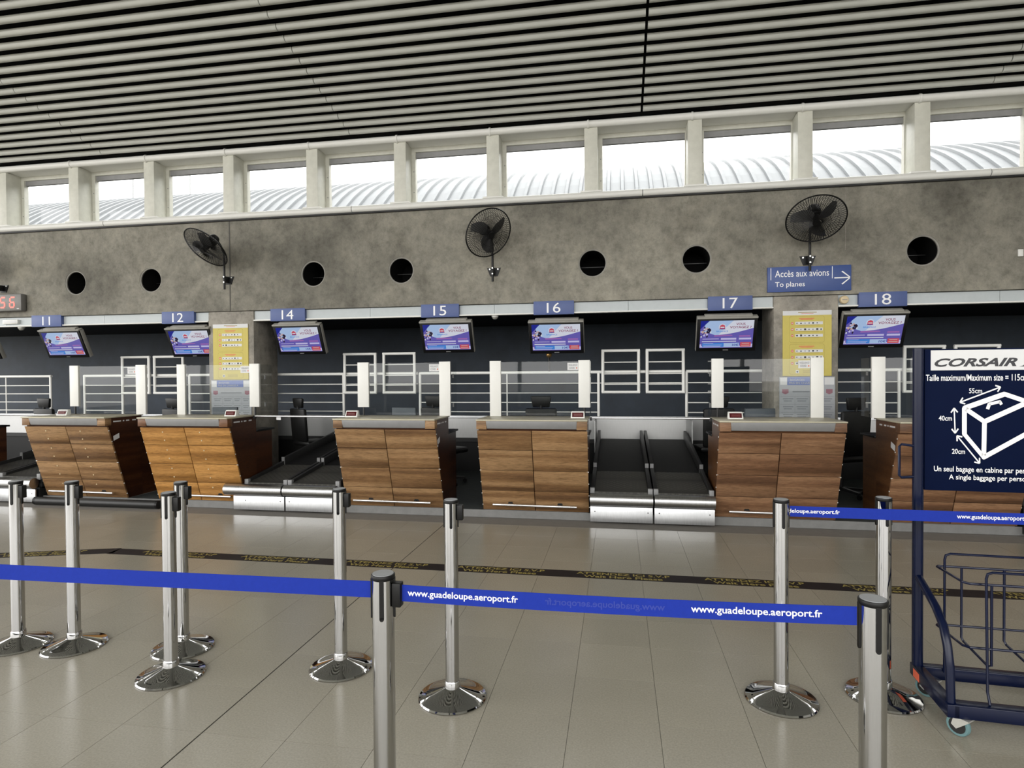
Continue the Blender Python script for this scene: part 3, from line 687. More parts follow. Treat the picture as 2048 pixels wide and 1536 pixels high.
def monitor(px, num, rz):
    p = at(px, 825, Y=7.22)
    t = thing('computer_monitor', {'15': 'dark computer monitor seen from behind on the number 15 oak desk', '17': 'dark computer monitor behind the brown desk by the belts', '12': 'dark computer monitor before the left pillar posters'}[num], 'monitor', (p.x, 7.22, .952), rz, 'monitors behind the desks')
    MB().box(-.17, .17, -.012, .03, .09, .275).build('shell', MONI, t, bevel=.008)
    MB().box(-.16, .16, .031, .033, .10, .265).build('screen_face', BLACK, t)
    MB().box(-.025, .025, -.005, .02, .008, .10).build('neck', BLACK, t); MB().box(-.1, .1, -.06, .08, 0, .01).build('foot', BLACK, t, bevel=.003)
monitor(808, '15', -.2); monitor(1520, '17', .15); monitor(450, '12', .1)

# ------------------------------------------------------------------ number signs
NLAB = {'11': 'blue number 11 sign beside the emergency light box', '12': 'blue number 12 sign below the fan turned aside', '14': 'blue number 14 sign just right of a pillar', '15': 'blue number 15 sign left of the dome between screens', '16': 'blue number 16 sign right of the dome between screens', '17': 'blue number 17 sign left of the direction sign', '18': 'blue number 18 sign beside the round alarm sounder'}
zs0, zs1 = at(1107, 629, Y=YB).z, at(1107, 602, Y=YB).z
for num, a, b, pc in (('11', 64, 122, 644), ('12', 324, 388, 636), ('14', 541, 610, 630), ('15', 842, 918, 622), ('16', 1067, 1148, 615), ('17', 1416, 1505, 607), ('18', 1718, 1814, 598)):
    x0, x1 = at(a, pc, Y=YB).x, at(b, pc, Y=YB).x; c = (x0 + x1) / 2
    t = thing('number_sign', NLAB[num], 'sign', (c, YB - .005, (zs0 + zs1) / 2), group='counter number signs')
    MB().box(-.287, .287, 0, .053, -(zs1 - zs0) / 2, (zs1 - zs0) / 2).build('sign_box', SIGNB, t, bevel=.002)
    text('number', num, LETW, t, 0, 0, 0, w=.195 if num != '11' else .15, h=.142)

# ------------------------------------------------------------------ hanging screens
TW, TH = .786, .475; tilt = math.atan(.19 / .43)
def make_tv():
    t = thing('display_screen', '', 'television', (0, 0, 0), group='advert screens over the desks')
    rot = Matrix.Rotation(tilt, 4, 'X')
    X = lambda mb: mb.xf(rot)
    X(MB().box(-TW / 2, TW / 2, -.02, .075, -.002, .022)).build('casing_lid', TVW, t, bevel=.004)
    X(MB().box(-TW / 2 + .1, TW / 2 - .07, .0, .075, .022, .045)).build('casing_bracket', TVW, t, bevel=.004)
    X(MB().box(-TW / 2, TW / 2, .012, .085, -TH, -.003)).build('casing', TVW, t, bevel=.004)
    bz = X(MB().box(-TW / 2 + .004, TW / 2 - .004, -.012, .012, -TH + .004, -.004)).build('bezel', BLACK, t, bevel=.005)
    X(MB().box(-.035, .035, -.0135, -.0118, -TH + .017, -TH + .027)).build('maker_plate', MGREY, t)
    w_, h_ = TW - .095, TH - .082; x0 = -w_ / 2; z1 = -.028; z0 = z1 - h_
    def U(u): return x0 + u * w_
    def V(v): return z1 - v * h_
    m = MB(); y = -.0125
    m.flat(U(0), U(1), V(1), V(0), y, 3)
    m.flat(U(0), U(1), V(.98), V(.86), y - .0003, 9); m.flat(U(.03), U(.97), V(.93), V(.63), y - .0005, 3)
    arc = [(U(.17), V(0)), (U(1), V(0)), (U(1), V(.28))] + [(U(1 - .72 * k / 10), V(.28 + .24 * math.sin(math.pi / 2 * k / 10))) for k in range(1, 11)] + [(U(.05), V(.38)), (U(.09), V(.14))]
    m.fpoly(arc, y - .0008, 1)
    arc2 = [(U(.62), V(0)), (U(1), V(0)), (U(1), V(.28))] + [(U(1 - .72 * k / 10), V(.28 + .24 * math.sin(math.pi / 2 * k / 10))) for k in range(1, 10)] + [(U(.45), V(.3))]
    m.fpoly(arc2, y - .0010, 2)
    m.fpoly([(U(0), V(0)), (U(.17), V(0)), (U(.09), V(.14)), (U(0), V(.3))], y - .0008, 0)
    m.fpoly([(U(.27), V(.52)), (U(.60), V(.52)), (U(.62), V(.56)), (U(.27), V(.58))], y - .0011, 8); m.flat(U(.74), U(.95), V(.60), V(.545), y - .0011, 8)
    def el(cu, cv, ru, rv, mi, l):
        m.fpoly([(U(cu + ru * math.cos(2 * math.pi * k / 14)), V(cv + rv * math.sin(2 * math.pi * k / 14))) for k in range(14)], y - .0012 - l * .0002, mi)
    rr = random.Random(5)
    for k_ in range(34):
        cu, cv = rr.uniform(.015, .20), rr.uniform(.20, .60)
        if cv > .24 + abs(cu - .10) * .9: el(cu, cv, rr.uniform(.012, .024), rr.uniform(.025, .055), rr.choice((7, 7, 6, 6, 2, 9, 7)), 0 + k_ * .25)
    for cu, cv, ru, rv, mi, l in () and ((.06, .50, .09, .14, 2, 0), (.15, .52, .09, .12, 6, 1), (.22, .58, .07, .06, 6, 1), (.06, .30, .05, .13, 7, 2), (.15, .29, .05, .13, 7, 2), (.11, .38, .03, .14, 7, 2), (.06, .28, .022, .06, 6, 3), (.15, .27, .022, .06, 6, 3), (.17, .48, .02, .05, 7, 3), (.10, .53, .05, .015, 7, 3)):
        el(cu, cv, ru, rv, mi, l)
    el(.415, .235, .07, .125, 2, 0); el(.415, .235, .056, .10, 1, 1)
    m.fpoly([(U(.365), V(.30)), (U(.465), V(.30)), (U(.46), V(.18)), (U(.415), V(.14)), (U(.37), V(.18))], y - .0018, 4); m.flat(U(.38), U(.45), V(.26), V(.225), y - .0020, 2); m.flat(U(.36), U(.47), V(.315), V(.29), y - .0020, 0)
    m.flat(U(.40), U(.69), V(.70), V(.635), y - .0012, 9); m.flat(U(.74), U(.97), V(.70), V(.635), y - .0012, 9); m.flat(U(.05), U(.36), V(.675), V(.655), y - .0012, 9)
    m.flat(U(.04), U(.69), V(.775), V(.745), y - .0012, 2)
    m.flat(U(.05), U(.46), V(.965), V(.81), y - .0012, 5); m.flat(U(.07), U(.26), V(.84), V(.825), y - .0014, 9); m.flat(U(.07), U(.42), V(.90), V(.885), y - .0014, 9); m.flat(U(.07), U(.40), V(.95), V(.935), y - .0014, 9)
    m.flat(U(.46), U(.75), V(.965), V(.82), y - .0013, 1); m.flat(U(.77), U(.97), V(.965), V(.80), y - .0013, 4)
    m.flat(U(.80), U(.94), V(.86), V(.83), y - .0015, 6); m.flat(U(.79), U(.95), V(.93), V(.90), y - .0015, 6)
    im = X(m).build('screen_image', SCR, t)
    for nm, s, cu, cv, ww, hh, mat in (('lettering', 'VOUS', .755, .13, .17, .085, SCR[10]), ('lettering', 'VOYAGEZ ?', .755, .245, .40, .085, SCR[10]), ('lettering', 'BAGSPACE', .415, .385, .22, .055, SCR[5]), ('lettering', '10€', .68, .895, .12, .085, SCR[0])):
        o = text(nm, s, mat, im, 0, 0, 0, w=ww * w_, h=hh * h_, bold=.012)
        o.location = rot @ Vector((U(cu), y - .0026, V(cv))); o.rotation_euler = (tilt, 0, 0)
    MB().cyl((0, .065, .03), (0, .065, .07), .014, n=10).build('drop_pole', DGREY, t)
    return t
tv = make_tv()
tvd = (('11', 77, 158, 662), ('12', 331, 417, 658), ('14', 544, 640, 651), ('15', 838, 942, 645), ('16', 1056, 1166, 644.5), ('17', 1394, 1516, 636.5), ('18', 1685.5, 1820, 627))
for i, (num, a, b, py) in enumerate(tvd):
    o = tv if i == 0 else copy_tree(tv)
    p = at((a + b) / 2, py, Y=YB - .01)
    o.location = (p.x, YB - .01, p.z + .005 - .005)
    o['label'] = {'11': 'tilted advert screen hanging nearest the digital clock', '12': 'tilted advert screen partly covered by a concrete pillar', '14': 'tilted advert screen against the right side of the pillar, under number 14', '15': 'tilted advert screen above the two gates, under number 15', '16': 'tilted advert screen above the brass knob', '17': 'tilted advert screen left of the direction sign pillar', '18': 'tilted advert screen right of the direction sign pillar'}[num]
o = copy_tree(tv); o.location = (at(-57, 665, Y=YB - .01).x, YB - .01, at(77, 664, Y=YB - .01).z); o['label'] = 'advert screen mostly out of view left of the number 11 screen'

# ------------------------------------------------------------------ direction sign, clock, fittings
p0, p1 = at(1534, 560, Y=YB), at(1701, 556, Y=YB); dz0, dz1 = at(1617, 583, Y=YB).z, at(1617, 533, Y=YB).z
dw, dh = p1.x - p0.x, dz1 - dz0
t = thing('direction_sign', 'blue direction sign reading Accès aux avions with a white arrow', 'sign', ((p0.x + p1.x) / 2, YB - .028, (dz0 + dz1) / 2))
MB().box(-dw / 2, dw / 2, 0, .027, -dh / 2, dh / 2).build('sign_board', DIRB, t, bevel=.002)
text('lettering', 'Accès aux avions', LETW, t, -dw / 2 + .095, .075, 0, w=.665, h=.088, align='L', bold=.004)
text('lettering', 'To planes', LETW, t, -dw / 2 + .095, -.075, 0, w=.37, h=.085, align='L', bold=.004)
for x in (-dw / 2 + .042, -dw / 2 + .80): MB().box(x - .004, x + .004, -.0015, .001, -.005, dh / 2 - .012).build('sign_rule', LETW, t)
ax = dw / 2 - .02
a_ = MB().box(ax - .185, ax - .004, -.0015, .001, -.008, .008)
for s in (-1, 1): a_.hexa([(ax - .10, -.0015, s * .08), (ax, -.0015, 0), (ax, .001, 0), (ax - .10, .001, s * .08), (ax - .10 + .016, -.0015, s * .088), (ax + .008, -.0015, s * .008), (ax + .008, .001, s * .008), (ax - .10 + .016, .001, s * .088)])
a_.build('arrow', LETW, t)

cz0, cz1 = at(20, 622, Y=YB - .1).z, at(20, 588, Y=YB - .1).z; cxr = at(43, 605, Y=YB - .1).x
t = thing('digital_clock', 'grey wall clock showing red digits 56 beside the fan pole', 'clock', (cxr - .42, YB - .11, (cz0 + cz1) / 2))
ch = cz1 - cz0
MB().box(-.42, .42, 0, .10, -ch / 2, ch / 2).build('clock_case', CLOCKF, t, bevel=.018)
MB().box(-.40, .40, -.002, .02, -ch / 2 + .02, ch / 2 - .02).build('clock_face', CLOCKF, t, bevel=.006)
def seg7(d, cx, cz, hh):
    on = {'5': 'afgcd', '6': 'afgcde'}[d]; m = MB(); w_ = hh * .52; s = hh * .075
    def sx(z): return cx + (z - cz) * .10
    B = {'a': (-w_ / 2, w_ / 2, hh / 2, 0), 'g': (-w_ / 2, w_ / 2, 0, 0), 'd': (-w_ / 2, w_ / 2, -hh / 2, 0), 'f': (-w_ / 2, 0, 0, 1), 'b': (w_ / 2, 0, 0, 1), 'e': (-w_ / 2, 0, -hh / 2, 1), 'c': (w_ / 2, 0, -hh / 2, 1)}
    for k in on:
        a, b, z, vert = B[k]
        if vert: m.box(sx(cz + z) + a - s, sx(cz + z) + a + s, -.004, .002, cz + z + s, cz + z + hh / 2 - s)
        else: m.box(sx(cz + z) + a + s * .4, sx(cz + z) + b - s * .4, -.004, .002, cz + z - s, cz + z + s)
    return m
for d, px in (('5', 7), ('6', 26)):
    seg7(d, at(px, 606, Y=YB - .1).x - (cxr - .42), .0, .165).build('digit', LEDR, t)
MB().box(.34, .385, -.004, 0, -ch / 2 + .03, -ch / 2 + .037).build('clock_mark', LETW, t)

p = at(22, 644, Y=YB + .02)
t = thing('emergency_light', 'small white emergency light box on the fascia left of number 11', 'light', (p.x, YB + .0, p.z))
MB().box(-.15, .15, 0, .05, -.035, .035).build('light_body', WHITE, t, bevel=.008); MB().box(-.13, .13, -.004, .002, -.02, .02).build('light_lens', PAPER, t, bevel=.003)
for px, py, nm in ((43, 656, 'left of the number 11 screen'), (990, 638, 'between the number 15 and 16 screens')):
    p = at(px, py, Y=YB + .1)
    t = thing('dome_camera', 'small white dome under the fascia ' + nm, 'camera', (p.x, YB + .1, zF0))
    MB().cyl((0, 0, -.018), (0, 0, .0), .05, n=20).build('dome_base', WHITE, t, smooth=True)
    MB().lathe([(.044, -.018), (.04, -.034), (.026, -.05), (.004, -.056)], 20).build('dome_cover', TVW, t, smooth=True)
p = at(1687, 600, Y=YB + .02)
t = thing('alarm_sounder', 'round beige alarm sounder on the fascia left of number 18', 'alarm', (p.x, YB + .01, p.z))
MB().lathe([(.055, 0), (.055, .02), (.048, .035), (.02, .04)], 24).xf(Matrix.Rotation(R(90), 4, 'X')).build('sounder_body', BEIGE, t, smooth=True)
MB().box(-.03, .03, -.043, -.038, -.004, .004).build('sounder_slot', MGREY, t)
p = at(1097, 712, Y=YF - .1)
t = thing('brass_bell', 'small round brass knob on a stem below the number 16 screen', 'knob', (p.x, YF - .03, zf[0] + .02))
hgt = p.z - zf[0]
MB().cyl((0, 0, 0), (0, 0, hgt), .014, n=8).build('stem', DGREY, t); MB().ell((0, 0, hgt), .045, .045, .045).build('knob', BRASS, t, smooth=True)
p = at(2040, 506, Y=YB); o = MB().box(-.03, .03, -.02, 0, -.045, .045).build('wall_socket', WHITE, bevel=.006); o.location = (p.x, YB, p.z); tag(o, 'small white box on the concrete wall past the last opening', 'socket')

# ------------------------------------------------------------------ posters on the pillars
def poster(px, side):
    c = at(px, 690, Y=YP - .012); z1 = at(1614, 621, Y=YP - .012).z; z0 = at(1614, 752, Y=YP - .012).z
    hw, hh = .303, (z1 - z0) / 2
    t = thing('yellow_poster', ('yellow picture poster on the pillar below the direction sign' if side == '17' else 'yellow picture poster seen through the number 12 acrylic screen'), 'poster', (c.x, YP - .012, (z0 + z1) / 2), group='yellow posters on the pillars')
    MB().box(-hw, hw, 0, .011, -hh, hh).build('sheet', YELLOW, t)
    m = MB(); y = -.0006; mats = [PAPER, YLINE, YELLOW, RED, INK, MUTE]
    m.flat(-hw, hw, hh * .86, hh, y, 0)
    m.flat(-.11, .12, hh * .935, hh * .955, y - .0003, 5); m.flat(-.07, .08, hh * .895, hh * .91, y - .0003, 3)
    for top, bot in ((.83, .02), (-.02, -.95)):
        a, b, c_, d = -.22, .215, bot * hh, top * hh; e = .018
        oc = [(a, c_ + e), (a + e, c_), (b - e, c_), (b, c_ + e), (b, d - e), (b - e, d), (a + e, d), (a, d - e)]
        m.fpoly(oc, y, 1); k = .004
        m.fpoly([(u * (1 - .012) , c_ + (v - c_) * (1 - .016) + .003) for u, v in oc], y - .0003, 2)
        m.flat(-.10, .09, d - .035, d - .026, y - .0006, 3); m.flat(-.08, .07, d - .050, d - .043, y - .0006, 3)
        for r in range(3):
            zc_ = d - .092 - r * .082
            m.flat(-.145, .195, zc_ - .019, zc_ + .019, y - .0006, 0)
            m.fpoly([(-.183 + .018 * math.cos(q_ * .524), zc_ + .018 * math.sin(q_ * .524)) for q_ in range(12)], y - .0006, 3); m.flat(-.194, -.172, zc_ - .004, zc_ + .004, y - .0009, 0)
            rr = random.Random(r + 3)
            for i in range(6 + r % 2):
                x = -.125 + i * .05; s = rr.uniform(.006, .012); m.flat(x - s, x + s * rr.uniform(.5, 1.4), zc_ - s, zc_ + s * rr.uniform(.4, 1.2), y - .0009, 4)
            m.flat(-.10, .15, zc_ - .030, zc_ - .025, y - .0006, 5)
    zc_ = -.95 * hh + .035
    m.flat(-.14, -.10, zc_ - .018, zc_ + .02, y - .0006, 0); m.flat(-.13, -.11, zc_ - .01, zc_ + .01, y - .0009, 4)
    for i in range(4): m.flat(-.05, .12, zc_ - .015 + i * .012, zc_ - .011 + i * .012, y - .0006, 5)
    m.build('poster_print', mats, t)
    # grey baggage notice under it
    n1 = at(1614, 753.5, Y=YP - .012).z; n0_ = at(1614, 838, Y=YP - .012).z - .18
    hw, hh = .345, (n1 - n0_) / 2
    t = thing('baggage_notice', ('grey table notice with blue heading on the direction sign pillar' if side == '17' else 'grey table notice with blue heading behind the number 12 acrylic screen'), 'notice', (c.x, YP - .012, (n0_ + n1) / 2), group='grey notices on the pillars')
    MB().box(-hw, hw, 0, .011, -hh, hh).build('sheet', GPAPER, t)
    m = MB(); mats = [PBLUE, PAPER, GINK, MAROON, GPAPER]
    m.flat(-.245, .21, hh - .11, hh - .005, y, 0); m.flat(-.335, -.25, hh - .105, hh - .01, y, 1); m.flat(.215, .335, hh - .105, hh - .01, y, 1)
    for sx in (-.27, .275): m.fpoly([(sx - .04, hh - .215), (sx, hh - .232), (sx + .04, hh - .215), (sx + .04, hh - .165), (sx - .04, hh - .165)], y, 3)
    m.flat(-.18, .18, hh - .205, hh - .19, y, 2)
    for r in range(5):
        zz = hh - .26 - r * .105; m.flat(-.33, .33, zz - .003, zz, y, 2)
        for k_, (a, b) in enumerate(((-.30, -.17), (-.13, .01), (.05, .16), (.20, .31))):
            m.flat(a, b, zz - .038, zz - .028, y, 2); m.flat(a + .01, b - .02, zz - .066, zz - .056, y, 2)
    for x in (-.15, .03, .18): m.flat(x - .0015, x + .0015, hh - .70, hh - .26, y, 2)
    pr = m.build('notice_print', mats, t)
    text('lettering', 'BAGAGES', GPAPER, pr, -.12, hh - .04, y, w=.18, h=.028, bold=.012); text('lettering', 'PRIS EN CHARGE A', GPAPER, pr, -.05, hh - .082, y, w=.35, h=.028, bold=.012)
poster((1565 + 1663) / 2, '17'); poster((425 + 497) / 2, '12')

# ------------------------------------------------------------------ wall fans
def fan(c_px, bracket_px, Y, gam, dirx, diry, label, dist=.62, cpt=None, bpt=None):
    """gam: angle between the fan's axis and the line of sight; dir: where its face leans, in the picture (x right, y up)"""
    C = cpt or at(*c_px, Y=YB - .46)
    los = (C - Vector((0, 0, H))).normalized(); rgt = Vector((los.y, -los.x, 0)).normalized(); upv = rgt.cross(los)
    k = Vector((dirx, diry)).normalized()
    n = (-los * math.cos(gam) + (rgt * k.x + upv * k.y) * math.sin(gam)).normalized()
    B = bpt or at(*bracket_px, Y=YB)
    t = thing('wall_fan', label, 'fan', (B.x, YB, B.z), group='black wall fans on the concrete beam')
    o_ = Vector((B.x, YB, B.z))
    q_ = n.to_track_quat('Z', 'Y').to_matrix().to_4x4(); q_.translation = C - o_
    rad = .345
    g = MB()
    g.tube([(rad * math.cos(2 * math.pi * i / 48), rad * math.sin(2 * math.pi * i / 48), 0) for i in range(48)], .009, 6, True)
    rim = g.xf(q_).build('guard_rim', FANB, t, smooth=True)
    for nm, zz in (('front_guard', .075), ('rear_guard', -.085)):
        m = MB()
        for i in range(64):
            a = 2 * math.pi * i / 64; c, s = math.cos(a), math.sin(a)
            m.tube([(r * math.cos(a + .25 * (1 - r / rad)), r * math.sin(a + .25 * (1 - r / rad)), z) for r, z in ((.05, zz), (.15, zz * .98), (.26, zz * .75), (.325, zz * .3), (rad, 0))], .0030, 3)
        for rr, zq in ((.16, .97), (.26, .75)): m.tube([(rr * math.cos(2 * math.pi * i / 32), rr * math.sin(2 * math.pi * i / 32), zz * zq) for i in range(32)], .002, 3, True)
        m.xf(q_).build(nm, FANB, t)
    MB().cyl((0, 0, .07), (0, 0, .085), .045, n=20).xf(q_).build('front_badge', FANB, t, smooth=True)
    hub = MB().cyl((0, 0, -.05), (0, 0, .05), .045, .035, n=16).xf(q_).build('hub', FANB, t, smooth=True)
    for i in range(3):
        m = MB(); a0 = 2 * math.pi * i / 3 + .5; nn = 7; vs = []
        for j in range(nn):
            r = .04 + .26 * j / (nn - 1); wd = .035 + .075 * math.sin(math.pi * min(1, j / (nn - 1) * .85 + .08)); sw = .45 * (j / (nn - 1)) ** 1.3
            for e in (-1, 1):
                an = a0 + sw + e * wd / max(r, .09) * .75
                vs.append((r * math.cos(an), r * math.sin(an), e * .022))
        m.add(vs, [(2 * j, 2 * j + 1, 2 * j + 3, 2 * j + 2) for j in range(nn - 1)]); m.xf(q_).build('blade', FANBL, hub, smooth=True)
    MB().lathe([(.05, 0), (.075, .02), (.078, .12), (.06, .16), (.02, .175)], 20).xf(q_ @ Matrix.Translation((0, 0, -.08)) @ Matrix.Rotation(math.pi, 4, 'X')).build('motor', FANB, t, smooth=True)
    mot = q_ @ Vector((0, 0, -.17))
    # pole: stands off the wall at the bracket, rises, then bends to the motor
    py = -.10
    pts = [Vector((0, py, -.16)), Vector((0, py, .05)), Vector((0, py, max(.12, mot.z - .16)))]
    e0 = pts[-1]
    for k_ in (.25, .5, .75, 1): pts.append(e0.lerp(mot, k_) + Vector((0, 0, .10 * math.sin(math.pi * k_) * (1 - k_ * .5))))
    MB().tube(pts, .016, 10).build('pole', FANB, t, smooth=True)
    br = MB().prism([(-.055, -.07), (.055, -.07), (.10, .05), (-.10, .05)], -.012, 0, 'y').build('wall_bracket', FANB, t)
    MB().box(-.02, .02, py, -.008, -.05, .04).build('bracket_arm', FANB, br)
    for x, z in ((-.06, .03), (.06, .03), (.0, .03), (.0, -.05)):
        MB().cyl((x, -.018 if x else py - .02, z), (x, -.010 if x else py - .012, z), .011, n=8).build('bracket_bolt', ZINC, br)
    return C, B
c1, b1_ = fan((411.5, 495), (457, 560), 0, R(62), -.65, -.76, 'black wall fan turned far aside above number 12')
fan((977, 466), (988, 543), 0, R(37), .80, -.60, 'black wall fan above the number 16 screen facing slightly aside')
fan((1632, 438), (1615, 520), 0, R(38), .20, -.98, 'black wall fan tipped down above the Accès aux avions sign')
dx = Vector((at(5, 570, Y=YB).x + .03 - b1_.x, 0, 0))
fan(None, None, 0, R(62), -.65, -.76, 'black fan pole beside the digital clock, fan out of view', cpt=c1 + dx - Vector((.1, 0, 0)), bpt=b1_ + dx)

# ------------------------------------------------------------------ belt stanchions
def make_post():
    t = thing('belt_stanchion', '', 'stanchion', group='chrome belt stanchions')
    MB().lathe([(.170, 0), (.172, .006), (.167, .013), (.135, .020), (.128, .024), (.045, .052), (.040, .056)], 64).build('base_plate', CHROME, t, smooth=True)
    MB().lathe([(.0395, .05), (.0395, .085), (.037, .09)], 32).build('base_collar', CHROME, t, smooth=True)
    MB().cyl((0, 0, .055), (0, 0, .99), .0345, n=40).build('pole', CHROME, t, smooth=True)
    MB().lathe([(.0350, .984), (.0375, .988), (.0375, .998), (.036, 1.0)], 40).build('head_collar', BLACK, t, smooth=True)
    MB().cyl((0, 0, .9995), (0, 0, 1.002), .033, n=32).build('cap_disc', CAPG, t, smooth=True)
    for a in (-90, 0, 180, 90):
        m = MB().box(-.007, .007, -.038, -.032, .868, .988).cyl((0, -.038, .868), (0, -.032, .868), .007, n=12)
        m.xf(Matrix.Rotation(R(a + 14), 4, 'Z')).build('belt_slot', BLACK, t)
    MB().box(.034, .062, -.016, .016, .90, .975).build('belt_cassette', BLACK, t, bevel=.003)
    return t
post = make_post()
PP = [(-3.609, 3.094, 'chrome stanchion whose base is cut off beside the rubber bumper'), (-3.25, 3.13, 'chrome stanchion standing before the number 11 desk'), (-2.404, 2.902, 'chrome stanchion nearer the long blue belt of a close pair before the number 12 desk'),
      (-2.573, 3.206, 'chrome stanchion further back of a close pair before the number 12 desk'), (-1.526, 3.132, 'chrome stanchion hiding the end of the roller by the number 15 desk'), (-.829, 2.931, 'chrome stanchion standing alone before the number 15 and 16 desks'),
      (.792, 3.168, 'chrome stanchion holding the rear blue belt before the number 17 desk'), (1.303, 3.284, 'chrome stanchion behind the rear blue belt next to the blue cart'),
      (-.733, 1.801, 'close chrome stanchion joining the two front blue belts'), (.690, 1.806, 'close chrome stanchion where the lettered front belt ends'), (-2.21, 1.745, 'chrome stanchion out of view at the start of the plain front belt')]
for i, (x, y, lb) in enumerate(PP):
    o = post if i == 0 else copy_tree(post); o.location = (x, y, 0); o['label'] = lb
    o.rotation_euler = (0, 0, random.uniform(-.12, .12) if i < 6 else {6: 1.4, 7: 1.4, 8: 0, 9: 1.35, 10: -.05}[i])
def strap(a, b, za, zb_, h, label, texts=(), sag=0.0):
    """flat belt from a to b (x, y), za and zb_ are its centre heights"""
    A, B = Vector((*a, za)), Vector((*b, zb_)); d = Vector((B.x - A.x, B.y - A.y, 0)); L = d.length; ang = math.atan2(d.y, d.x)
    t = thing('barrier_belt', label, 'belt', (A.x, A.y, A.z), ang, 'blue barrier belts')
    n = 24; vs = []
    for i in range(n + 1):
        u = i / n; z = (zb_ - za) * u - sag * 4 * u * (1 - u)
        vs += [(L * u, -.0008, z - h / 2), (L * u, -.0008, z + h / 2), (L * u, .0008, z + h / 2), (L * u, .0008, z - h / 2)]
    MB().add(vs, [(4 * i + k, 4 * i + (k + 1) % 4, 4 * i + 4 + (k + 1) % 4, 4 * i + 4 + k) for i in range(n) for k in range(4)] + [(0, 1, 2, 3), (4 * n + 3, 4 * n + 2, 4 * n + 1, 4 * n)]).build('webbing', BLUEB, t)
    for s, u0, u1, mat, mir in texts:
        u = (u0 + u1) / 2; z = (zb_ - za) * u - sag * 4 * u * (1 - u); sl_ = math.atan(((zb_ - za) - sag * 4 * (1 - 2 * u)) / L)
        text('lettering', s, mat, t, L * u, z, -.0008, w=L * (u1 - u0), h=h * .52 if 'www' in s else h * .5, bold=.016, mirror=mir, depth=.0006, rot=(0, -sl_, 0))
    return t
def bz(px, p0_, p1_, Y): return at(px, p0_, Y=Y).z, at(px, p1_, Y=Y).z
pA, pB, pC = PP[8], PP[9], PP[10]
za1, za0 = bz(803, 1167, 1205, 1.80); zb1, zb0 = bz(1719, 1214, 1250, 1.806)
xa, xb = pA[0] + .063, pB[0] - .041
def uu(px, py): return (at(px, py, Y=1.803).x - xa) / (xb - xa)
URL = 'www.guadeloupe.aeroport.fr'
strap((xa, 1.801), (xb, 1.806), (za0 + za1) / 2, (zb0 + zb1) / 2, .052, 'royal blue belt lettered www.guadeloupe.aeroport.fr between the two close stanchions',
      ((URL, uu(816, 1190), uu(1036, 1195), LETW, False), (URL, uu(1382, 1225), uu(1645, 1228), LETW, False), (URL, uu(1090, 1205), uu(1330, 1215), GHOST, True)), .006)
zl1, zl0 = bz(2, 1130, 1160, 1.745); zr1, zr0 = bz(742, 1162, 1195, 1.80)
strap((pC[0] + .064, 1.745), (pA[0] - .041, 1.80), (zl0 + zl1) / 2 + .002, (zr0 + zr1) / 2, .052, 'plain royal blue belt running to the close stanchion from outside the view')
x2 = PP[6][0] + .041; e = at(2300, 1040, Z=.945)
u0 = at(1577, 1024, Y=3.15); u1 = at(2047, 1035, Z=.955)
rb = Vector((u1.x - x2, u1.y - 3.168)); rb *= 1.9
f_ = lambda px: (at(px, 1028, Y=3.1).x - x2) / rb.x
strap((x2, 3.168), (x2 + rb.x, 3.168 + rb.y), at(1580, 1023, Y=3.16).z, at(1580, 1023, Y=3.16).z + .01, .052, 'royal blue belt passing in front of the blue cart post',
      (('adeloupe.aeroport.fr', f_(1579), f_(1688), LETW, False), (URL, f_(1922), f_(2066), LETW, False)))
o = copy_tree(post); o.location = (x2 + rb.x + .05, 3.168 + rb.y, 0); o['label'] = 'chrome stanchion out of view at the far end of the rear belt'

# ------------------------------------------------------------------ floor tape
def tape(a, b, starts, label):
    A, B = Vector((*a, 0)), Vector((*b, 0)); d = B - A; L = d.length
    t = thing('floor_tape', label, 'tape', (A.x, A.y, .0003), math.atan2(d.y, d.x), 'waiting line tape on the floor')
    MB().box(0, L, -.083, .083, 0, .0006).build('tape_strip', TAPE, t)
    for s in starts:
        for str_, u, v, wd, hh in (('ATTENDEZ ICI S.V.P', s, .034, .74, .056), ('Wait Here Please', s + .06, -.036, .62, .056)):
            text('lettering', str_, TAPEY, t, u, v, 0, w=wd, h=hh, bold=.022, align='L', rot=(R(-90), 0, 0)).location = (u, v, .0012)
tape((-4.66, 4.915), (4.4, 4.92), [(.30 + 1.005 * k) for k in range(9)], 'dark waiting line tape lettered ATTENDEZ ICI S.V.P on the floor')
tape((-8.56, 3.72), (-4.64, 4.935), [.10, 1.10, 2.12, 3.08], 'end of the dark floor tape bending toward the stanchions')

